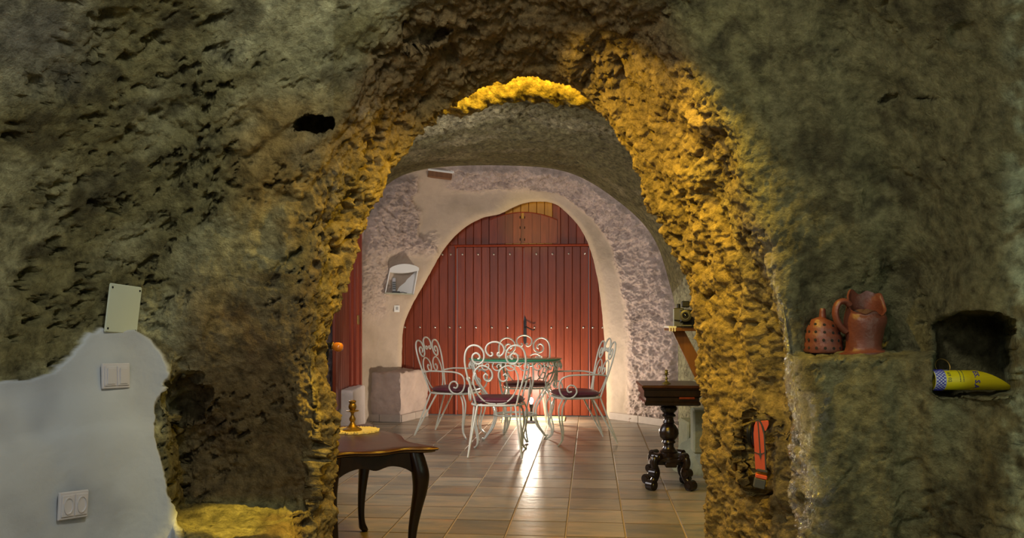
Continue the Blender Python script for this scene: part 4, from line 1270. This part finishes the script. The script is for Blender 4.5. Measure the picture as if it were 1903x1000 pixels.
# ================================================================== shelf and old camera on the right wall
sh = thing('wall_shelf', (0, 0, 0), 0, 'brown wooden wall shelf on a slanting bracket board', 'shelf')
SHZ = 1.15 - (609 - 585) * 5.25 / 1600
m = MB(); m.box((1.175, 5.32, SHZ - .010), (.43, .22, .020), bev=.002); m.build('board', M['shelf_wood'], sh, smooth=False)
m = MB(); o0 = [(.985, SHZ - .020), (1.375, SHZ - .020), (1.375, SHZ - .46), (1.205, SHZ - .46)]
m.prism([(.985, SHZ - .02), (1.06, SHZ - .02), (1.375, SHZ - .60), (1.30, SHZ - .60), (1.17, SHZ - .40)], -.010, .010, T(0, 5.30, 0) @ RX(R(90))); m.build('bracket', M['shelf_wood'], sh, smooth=False)
m = MB(); m.box((1.30, 5.30, SHZ - .12), (.20, .018, .20)); m.build('bracket_web', M['shelf_wood'], sh, smooth=False)
wl = MB(); wl.box((0, 0, 0), (.05, .16, .012), bev=.003)
for k in range(3): wl.box((-.018 + .016 * k, -.08, -.014), (.008, .004, .022))
lc = wl.build('lace_edge', M['white_plastic'], sh, smooth=False); lc.location = (.972, 5.29, SHZ + .003)
vc = thing('vintage_camera', (1.065, 5.27, SHZ + .001), R(-12), 'old folding camera with round lens standing on the brown wall shelf', 'camera')
m = MB(); m.box((-.045, 0, .060), (.065, .05, .118), bev=.006); m.build('body', M['cam_metal'], vc, smooth=False)
m = MB(); m.box((.045, 0.01, .055), (.13, .05, .108), bev=.006); m.build('body_case', M['cam_black'], vc, smooth=False)
m = MB(); rings = []
for k in range(9):
    s_ = .046 - .002 * k if k % 2 == 0 else .040 - .002 * k
    rings.append([(x * s_ * .8, -.022 - .006 * k, z * s_ * .9) for x, z in ((-1, -1), (1, -1), (1, 1), (-1, 1))])
m.stack(rings, T(-.002, 0, .068)); m.build('bellows', M['cam_black'], vc, smooth=False)
LN = T(-.002, -.074, .072) @ RX(R(90))
m = MB(); m.lathe([(.036, -.004), (.037, .004), (.034, .010), (.026, .012), (.025, .018), (.021, .018), (.020, .012), (.002, .012)], 28, LN); lr_ = m.build('lens_ring', M['cam_metal'], vc)
m = MB(); m.lathe([(.018, .013), (.014, .017), (.006, .0195), (.001, .02)], 20, LN); m.build('lens', M['lens'], lr_)
m = MB(); m.box((.002, -.045, .012), (.07, .085, .010), bev=.002); m.build('bed', M['cam_metal'], vc, smooth=False)
m = MB(); m.box((-.002, -.01, .142), (.050, .034, .040), bev=.006); m.lathe([(.012, 0), (.012, .022), (.008, .026)], 14, T(-.045, 0, .119)); m.build('viewfinder', M['cam_black'], vc, smooth=False)
m = MB(); m.box((.075, .01, .128), (.045, .04, .060), bev=.004); m.build('flash_holder', M['cam_metal'], vc, smooth=False)
m = MB(); m.tube([(-.07, -.028, .045), (-.01, -.05, .038)], .004, 6); m.build('strut', M['black_iron'], vc)

# ================================================================== red wooden tool on the right side of the arch
p, n = on_wall(1416, 872, 4.0, 6.0)
RD = float(on_wall(1448, 850, 3.6, 6.0)[0].y) - .02
rt = thing('red_wooden_tool', P(1414, 888, RD), 0, 'narrow red painted wooden tool with dark edges leaning in a rock hollow', 'tool')
rt.rotation_euler = (R(-4), R(-3), R(-14))
m = MB(); m.prism([(-.018, .034), (.018, .026), (.018, .165), (.011, .200), (.004, .214), (-.006, .214), (-.014, .196), (-.018, .165)], -.014, .014, RX(R(90))); m.build('body', M['red_paint'], rt, smooth=False)
m = MB(); m.tube([(.0, -.0155, .214), (.001, -.0155, .17), (.002, -.0155, .092)], .0022, 6); m.prism([(-.0045, .094), (.0075, .094), (.002, .070)], .0145, .0175, RX(R(90))); m.build('dark_groove', M['grey_edge'], rt, smooth=False)
m = MB(); m.tube(cat([(.019, -.012, .028), (.020, -.012, .165), (.013, -.012, .201), (.004, -.012, .217), (-.008, -.012, .217)], 5), .0035, 6); m.build('edge_strip', M['grey_edge'], rt)
m = MB(); m.tube([(-.018, -.0155, .098), (.002, -.0155, .088), (.018, -.0155, .096)], .0018, 6); m.build('wire_line', M['grey_edge'], rt)
m = MB(); m.box((0, 0, .006), (.042, .06, .014), RY(R(14)), bev=.002); m.build('foot', M['red_paint'], rt, smooth=False)
m = MB(); m.box((-.001, -.004, -.020), (.042, .06, .036), RY(R(14)), bev=.003); m.build('foot_block', M['grey_edge'], rt, smooth=False)
m = MB(); m.box((0, 0, .028), (.040, .034, .010), RY(R(12)), bev=.002); m.build('collar', M['grey_edge'], rt, smooth=False)
m = MB(); m.prism([(.008, .212), (.040, .214), (.040, .200), (.030, .180), (.020, .172)], -.02, .02, T(0, .028, 0) @ RX(R(90))); m.build('back_plate', M['red_paint'], rt, smooth=False)
m = MB(); m.tube([(.016 * math.cos(a) - .020, .02 + .045 * math.cos(a), .160 + .045 * math.sin(a)) for a in [2 * PI * i / 32 for i in range(32)]], .006, 8, closed=True, flat=(1.6, 1)); m.tube([(-.02, .02, .115), (-.02, .02, .205)], .004, 6); m.build('wheel', M['black_iron'], rt)

# ================================================================== coat hook on the left pillar
hk = thing('coat_hook', P(613, 644, 3.29), 0, 'dark iron coat hook with an orange ceramic knob on the left pillar', 'hook')
m = MB(); m.tube(cat([(-.07, .02, -.005), (-.02, 0, -.002), (.0, -.005, .002), (.012, -.008, .001)], 5), [.016] * 6 + [.013] * 10, 10); m.lathe([(.014, -.012), (.015, 0), (.014, .012)], 14, T(-.006, -.006, .0) @ RX(R(90))); m.build('bracket', M['black_iron'], hk)
m = MB(); m.tube(cat([(-.012, 0, -.01), (-.016, .0, -.05), (-.03, .005, -.08)], 5), .009, 8); m.build('lower_arm', M['black_iron'], hk)
m = MB(); m.lathe([(.006, 0), (.012, .003), (.0165, .012), (.0185, .022), (.017, .032), (.011, .039), (.002, .041)], 22, T(.012, -.008, .002) @ RY(R(100))); m.build('knob', M['ceramic'], hk)
m = MB(); m.tube([(.0135 * 1.0 * math.cos(a) * .2 + .013, -.008 + .0135 * math.sin(a), .002 + .0135 * math.cos(a)) for a in [2 * PI * i / 20 for i in range(20)]], .002, 6, closed=True); m.build('collar', M['brass'], hk)

# ================================================================== pottery on the ledge
LZ = CAMZ - (656 - HY) * 2.98 / FPX
jd = 2.99
jx = P(1607, 650, jd)
jug = thing('terracotta_jug', (jx[0], jx[1], LZ - .006), R(4), 'smoky red terracotta jug with a broken rim and side handle', 'jug')
JS = jd / FPX                                    # metres per photo pixel
prof = [(36, 0), (42, 2), (42, 5), (33, 9), (31.5, 16), (32.5, 30), (34.5, 46), (37, 58), (37.5, 66), (35.5, 78), (33, 90), (33, 98), (34.5, 104)]
n = 56; rings = []
def rim(a):      # broken lip: low in front, high behind
    return -24 + 36 * min(1, max(0, math.sin(a) * .8 + .45)) ** .8 + 2.5 * math.sin(3 * a + 1) + 3 * math.sin(7 * a)
for inner in (0, 1):
    pr = prof if not inner else [(max(r_ - 3.4, 2), h + (2.5 if h < 5 else 0)) for r_, h in reversed(prof)]
    for (r_, h) in pr:
        ring = []
        for i in range(n):
            a = 2 * PI * i / n
            hh = h if h < 70 else 70 + (h - 70) * (30 + rim(a)) / 30
            rr = r_ * (1 + .05 * max(0, math.cos(a)) * (1 if 50 < h < 75 else 0) + .02 * math.sin(5 * a + h * .1))
            shear = (h - 50) * .05
            if h < 6: rr *= 1 + .25 * max(0, math.cos(a - PI)) ** 3
            ring.append(((rr * math.cos(a) + shear) * JS, rr * math.sin(a) * JS * .95, (hh + .06 * rr * math.cos(a)) * JS))
        rings.append(ring)
m = MB(); m.stack(rings); m.build('body', M['terracotta'], jug, angle=60)
m = MB(); pth = cat([(-29, 0, 92), (-38, 0, 99), (-50, 0, 96), (-56, 0, 82), (-54, 0, 66), (-46, 0, 52), (-36, 0, 42)], 6)
m.tube([(x * JS, y * JS, z * JS) for x, y, z in pth], 5.6 * JS, 12, flat=(1, 1.5)); m.build('handle', M['terracotta'], jug)
m = MB(); rings = [[((r_ * math.cos(2 * PI * i / 32) + 0) * JS, r_ * math.sin(2 * PI * i / 32) * JS, (h + 3 * math.sin(2 * PI * i / 32 * 3)) * JS) for i in range(32)] for r_, h in ((28, 70), (28.5, 74), (20, 80), (3, 82))]
m.stack(rings); m.build('earth_filling', simple('dark dried earth', (.10, .045, .028), .9, 0, .4, 30, .6, 60), jug)

sx_ = P(1530, 648, 3.06)
stn = thing('terracotta_strainer', (sx_[0], sx_[1], LZ - .002), R(20), 'bell shaped terracotta strainer with rows of holes, left of the jug', 'pottery')
SS_ = 3.06 / FPX; n = 48; rings = []
prof = [(33, 0), (35, 3), (34, 14), (32.5, 18), (33, 24), (31.5, 33), (29.5, 36), (29.5, 42), (26, 50), (24, 52), (22, 58), (14, 61), (8, 63)]
for (r_, h) in prof:
    rings.append([(r_ * (1 + .015 * math.sin(4 * a + h)) * math.cos(a) * SS_, r_ * math.sin(a) * SS_, (h * (1 - .06 * math.cos(a))) * SS_) for a in [2 * PI * i / n for i in range(n)]])
m = MB(); m.stack(rings); bd = m.build('body', M['terracotta'], stn, angle=60)
for h, k, r_ in ((9, 7, 34.6), (23, 7, 33.2), (37, 6, 29.8), (50, 5, 26)):
    for i in range(k * 2):
        a = 2 * PI * (i + (h * .13)) / (k * 2)
        m = MB(); m.lathe([(.0001, -.002), (2.7 * SS_, 0), (2.7 * SS_, .001), (.0001, .0015)], 10)
        o = m.build('hole', M['terracotta_dark'], bd, smooth=False)
        o.matrix_local = T(r_ * math.cos(a) * SS_, r_ * math.sin(a) * SS_, h * (1 - .06 * math.cos(a)) * SS_) @ RZ(a) @ RY(R(80))
m = MB(); m.lathe([(7.5 * SS_, 60 * SS_), (6.5 * SS_, 66 * SS_), (5.6 * SS_, 76 * SS_), (5.2 * SS_, 80 * SS_), (4 * SS_, 82 * SS_), (3 * SS_, 80 * SS_)], 20, T(-1.5 * SS_, 0, 0)); m.build('neck', M['terracotta'], stn)

# ================================================================== yellow tube and ring in the niche
td = 2.77; TS_ = td / FPX
NZ = CAMZ - (726 - HY) * td / FPX
tr = 18.5 * TS_; tl = 152 * TS_
c0 = P(1734, 709, td)
yt = thing('yellow_tube', (c0[0], td + .012, NZ + tr + .001), R(-2), 'yellow printed cardboard tube with slanting cut end lying in the niche', 'tube')
n = 40; na = 44
m = MB(); vs = []; fs = []
xcut = lambda a: tl * (.50 + .48 * ((1 - math.sin(a)) / 2) ** .62)
for inner in (0, 1):
    rr = tr - .0016 * inner
    for j in range(na + 1):
        for i in range(n):
            a = 2 * PI * i / n
            vs.append((xcut(a) * j / na, -rr * math.cos(a), rr * math.sin(a)))
b1 = (na + 1) * n
for j in range(na):
    for i in range(n):
        i2 = (i + 1) % n
        fs.append((j * n + i, j * n + i2, (j + 1) * n + i2, (j + 1) * n + i)); fs.append((b1 + j * n + i2, b1 + j * n + i, b1 + (j + 1) * n + i, b1 + (j + 1) * n + i2))
for i in range(n):
    i2 = (i + 1) % n
    fs.append((na * n + i, na * n + i2, b1 + na * n + i2, b1 + na * n + i)); fs.append((i2, i, b1 + i, b1 + i2))
m.add(vs, fs); ybody = m.build('tube_body', M['yellow_card'], yt, angle=50)
def on_tube(u, v, lift):                         # u along, v metres round from the top towards the viewer
    a = PI / 2 - v / tr
    return (u, -(tr + lift) * math.cos(a), (tr + lift) * math.sin(a))
def tube_strip(u0, u1, v0, v1, mat, name, lift=.0006, nseg=14, parent=None):
    m = MB(); vs = []; fs = []
    for k in range(nseg + 1):
        v = v0 + (v1 - v0) * k / nseg
        for l_ in (.0001, lift):
            vs.append(on_tube(u0, v, l_)); vs.append(on_tube(u1, v, l_))
    for k in range(nseg):
        b = k * 4
        fs += [(b + 2, b + 3, b + 7, b + 6), (b, b + 2, b + 6, b + 4), (b + 3, b + 1, b + 5, b + 7), (b + 1, b, b + 4, b + 5)]
    m.add(vs, fs); return m.build(name, mat, parent or ybody, smooth=False)
tube_strip(.001, 20 * TS_, -tr * .9, PI * tr * .95, M['white_card'], 'patterned_band', nseg=24)
tube_strip(.001, 30 * TS_, -tr * .6, tr * .28, M['grey_plastic'], 'tape', .0010, 10)
# blue lattice on the band
m = MB()
for k in range(-3, 12):
    for sgn in (1, -1):
        q = []
        for i in range(9):
            u = .002 + (19 * TS_ - .002) * i / 8
            v = (k * 6.0 + sgn * (i / 8 - .5) * 16) * TS_
            if -tr * .2 < v < PI * tr * .95: q.append(on_tube(u, v, .0012))
        if len(q) > 2: m.tube(q, .0011, 4)
m.build('blue_lattice', M['blue_ink'], ybody)
def tube_text(txt, size, u_base, v_start, mat, name, bold=0.0):
    cu = bpy.data.curves.new(name, 'FONT'); cu.body = txt; cu.size = size; cu.resolution_u = 2; cu.offset = bold
    to = bpy.data.objects.new(name, cu); COL.objects.link(to)
    dg = bpy.context.evaluated_depsgraph_get(); me = bpy.data.meshes.new_from_object(to.evaluated_get(dg))
    bpy.data.objects.remove(to); bpy.data.curves.remove(cu)
    for v in me.vertices:
        x, y = v.co.x, v.co.y
        v.co = on_tube(u_base + y, v_start + x, .0012)
    me.materials.clear(); me.materials.append(mat); me.update()
    return obj(name, me, ybody)
tube_text('ES. S.A', 13 * TS_, 71 * TS_, 8.0 * TS_, M['blue_ink'], 'blue_lettering', .0004)
tube_text('69 02', 8.5 * TS_, 23 * TS_, 12 * TS_, M['grey_ink'], 'grey_numbers', .0002)
# two lines of print too small to read
for u0 in (45, 51):
    mm = MB(); v = 2.0
    while v < 30:
        L_n = random.uniform(1.2, 4.2)
        mm.tube([on_tube(u0 * TS_, (v + L_n * k / 3) * TS_, .0006) for k in range(4)], .0013, 4); v += L_n + .9
    mm.build('small_print', M['grey_ink'], ybody)
# thin gold ring standing behind the tube
rgp = P(1752, 681, 2.84)
rg = thing('gold_hoop', (rgp[0], rgp[1], rgp[2] - .026), 0, 'thin gold coloured hoop standing behind the yellow tube in the niche', 'hoop')
m = MB(); rr = 14 * 2.76 / FPX
m.tube([(rr * math.cos(a), .010 * math.sin(a), .026 + rr * math.sin(a)) for a in [2 * PI * i / 36 for i in range(36)]], [.0022 if math.cos(2 * PI * i / 36) > .3 else .0011 for i in range(36)], 7, closed=True); m.build('hoop', M['brass'], rg)
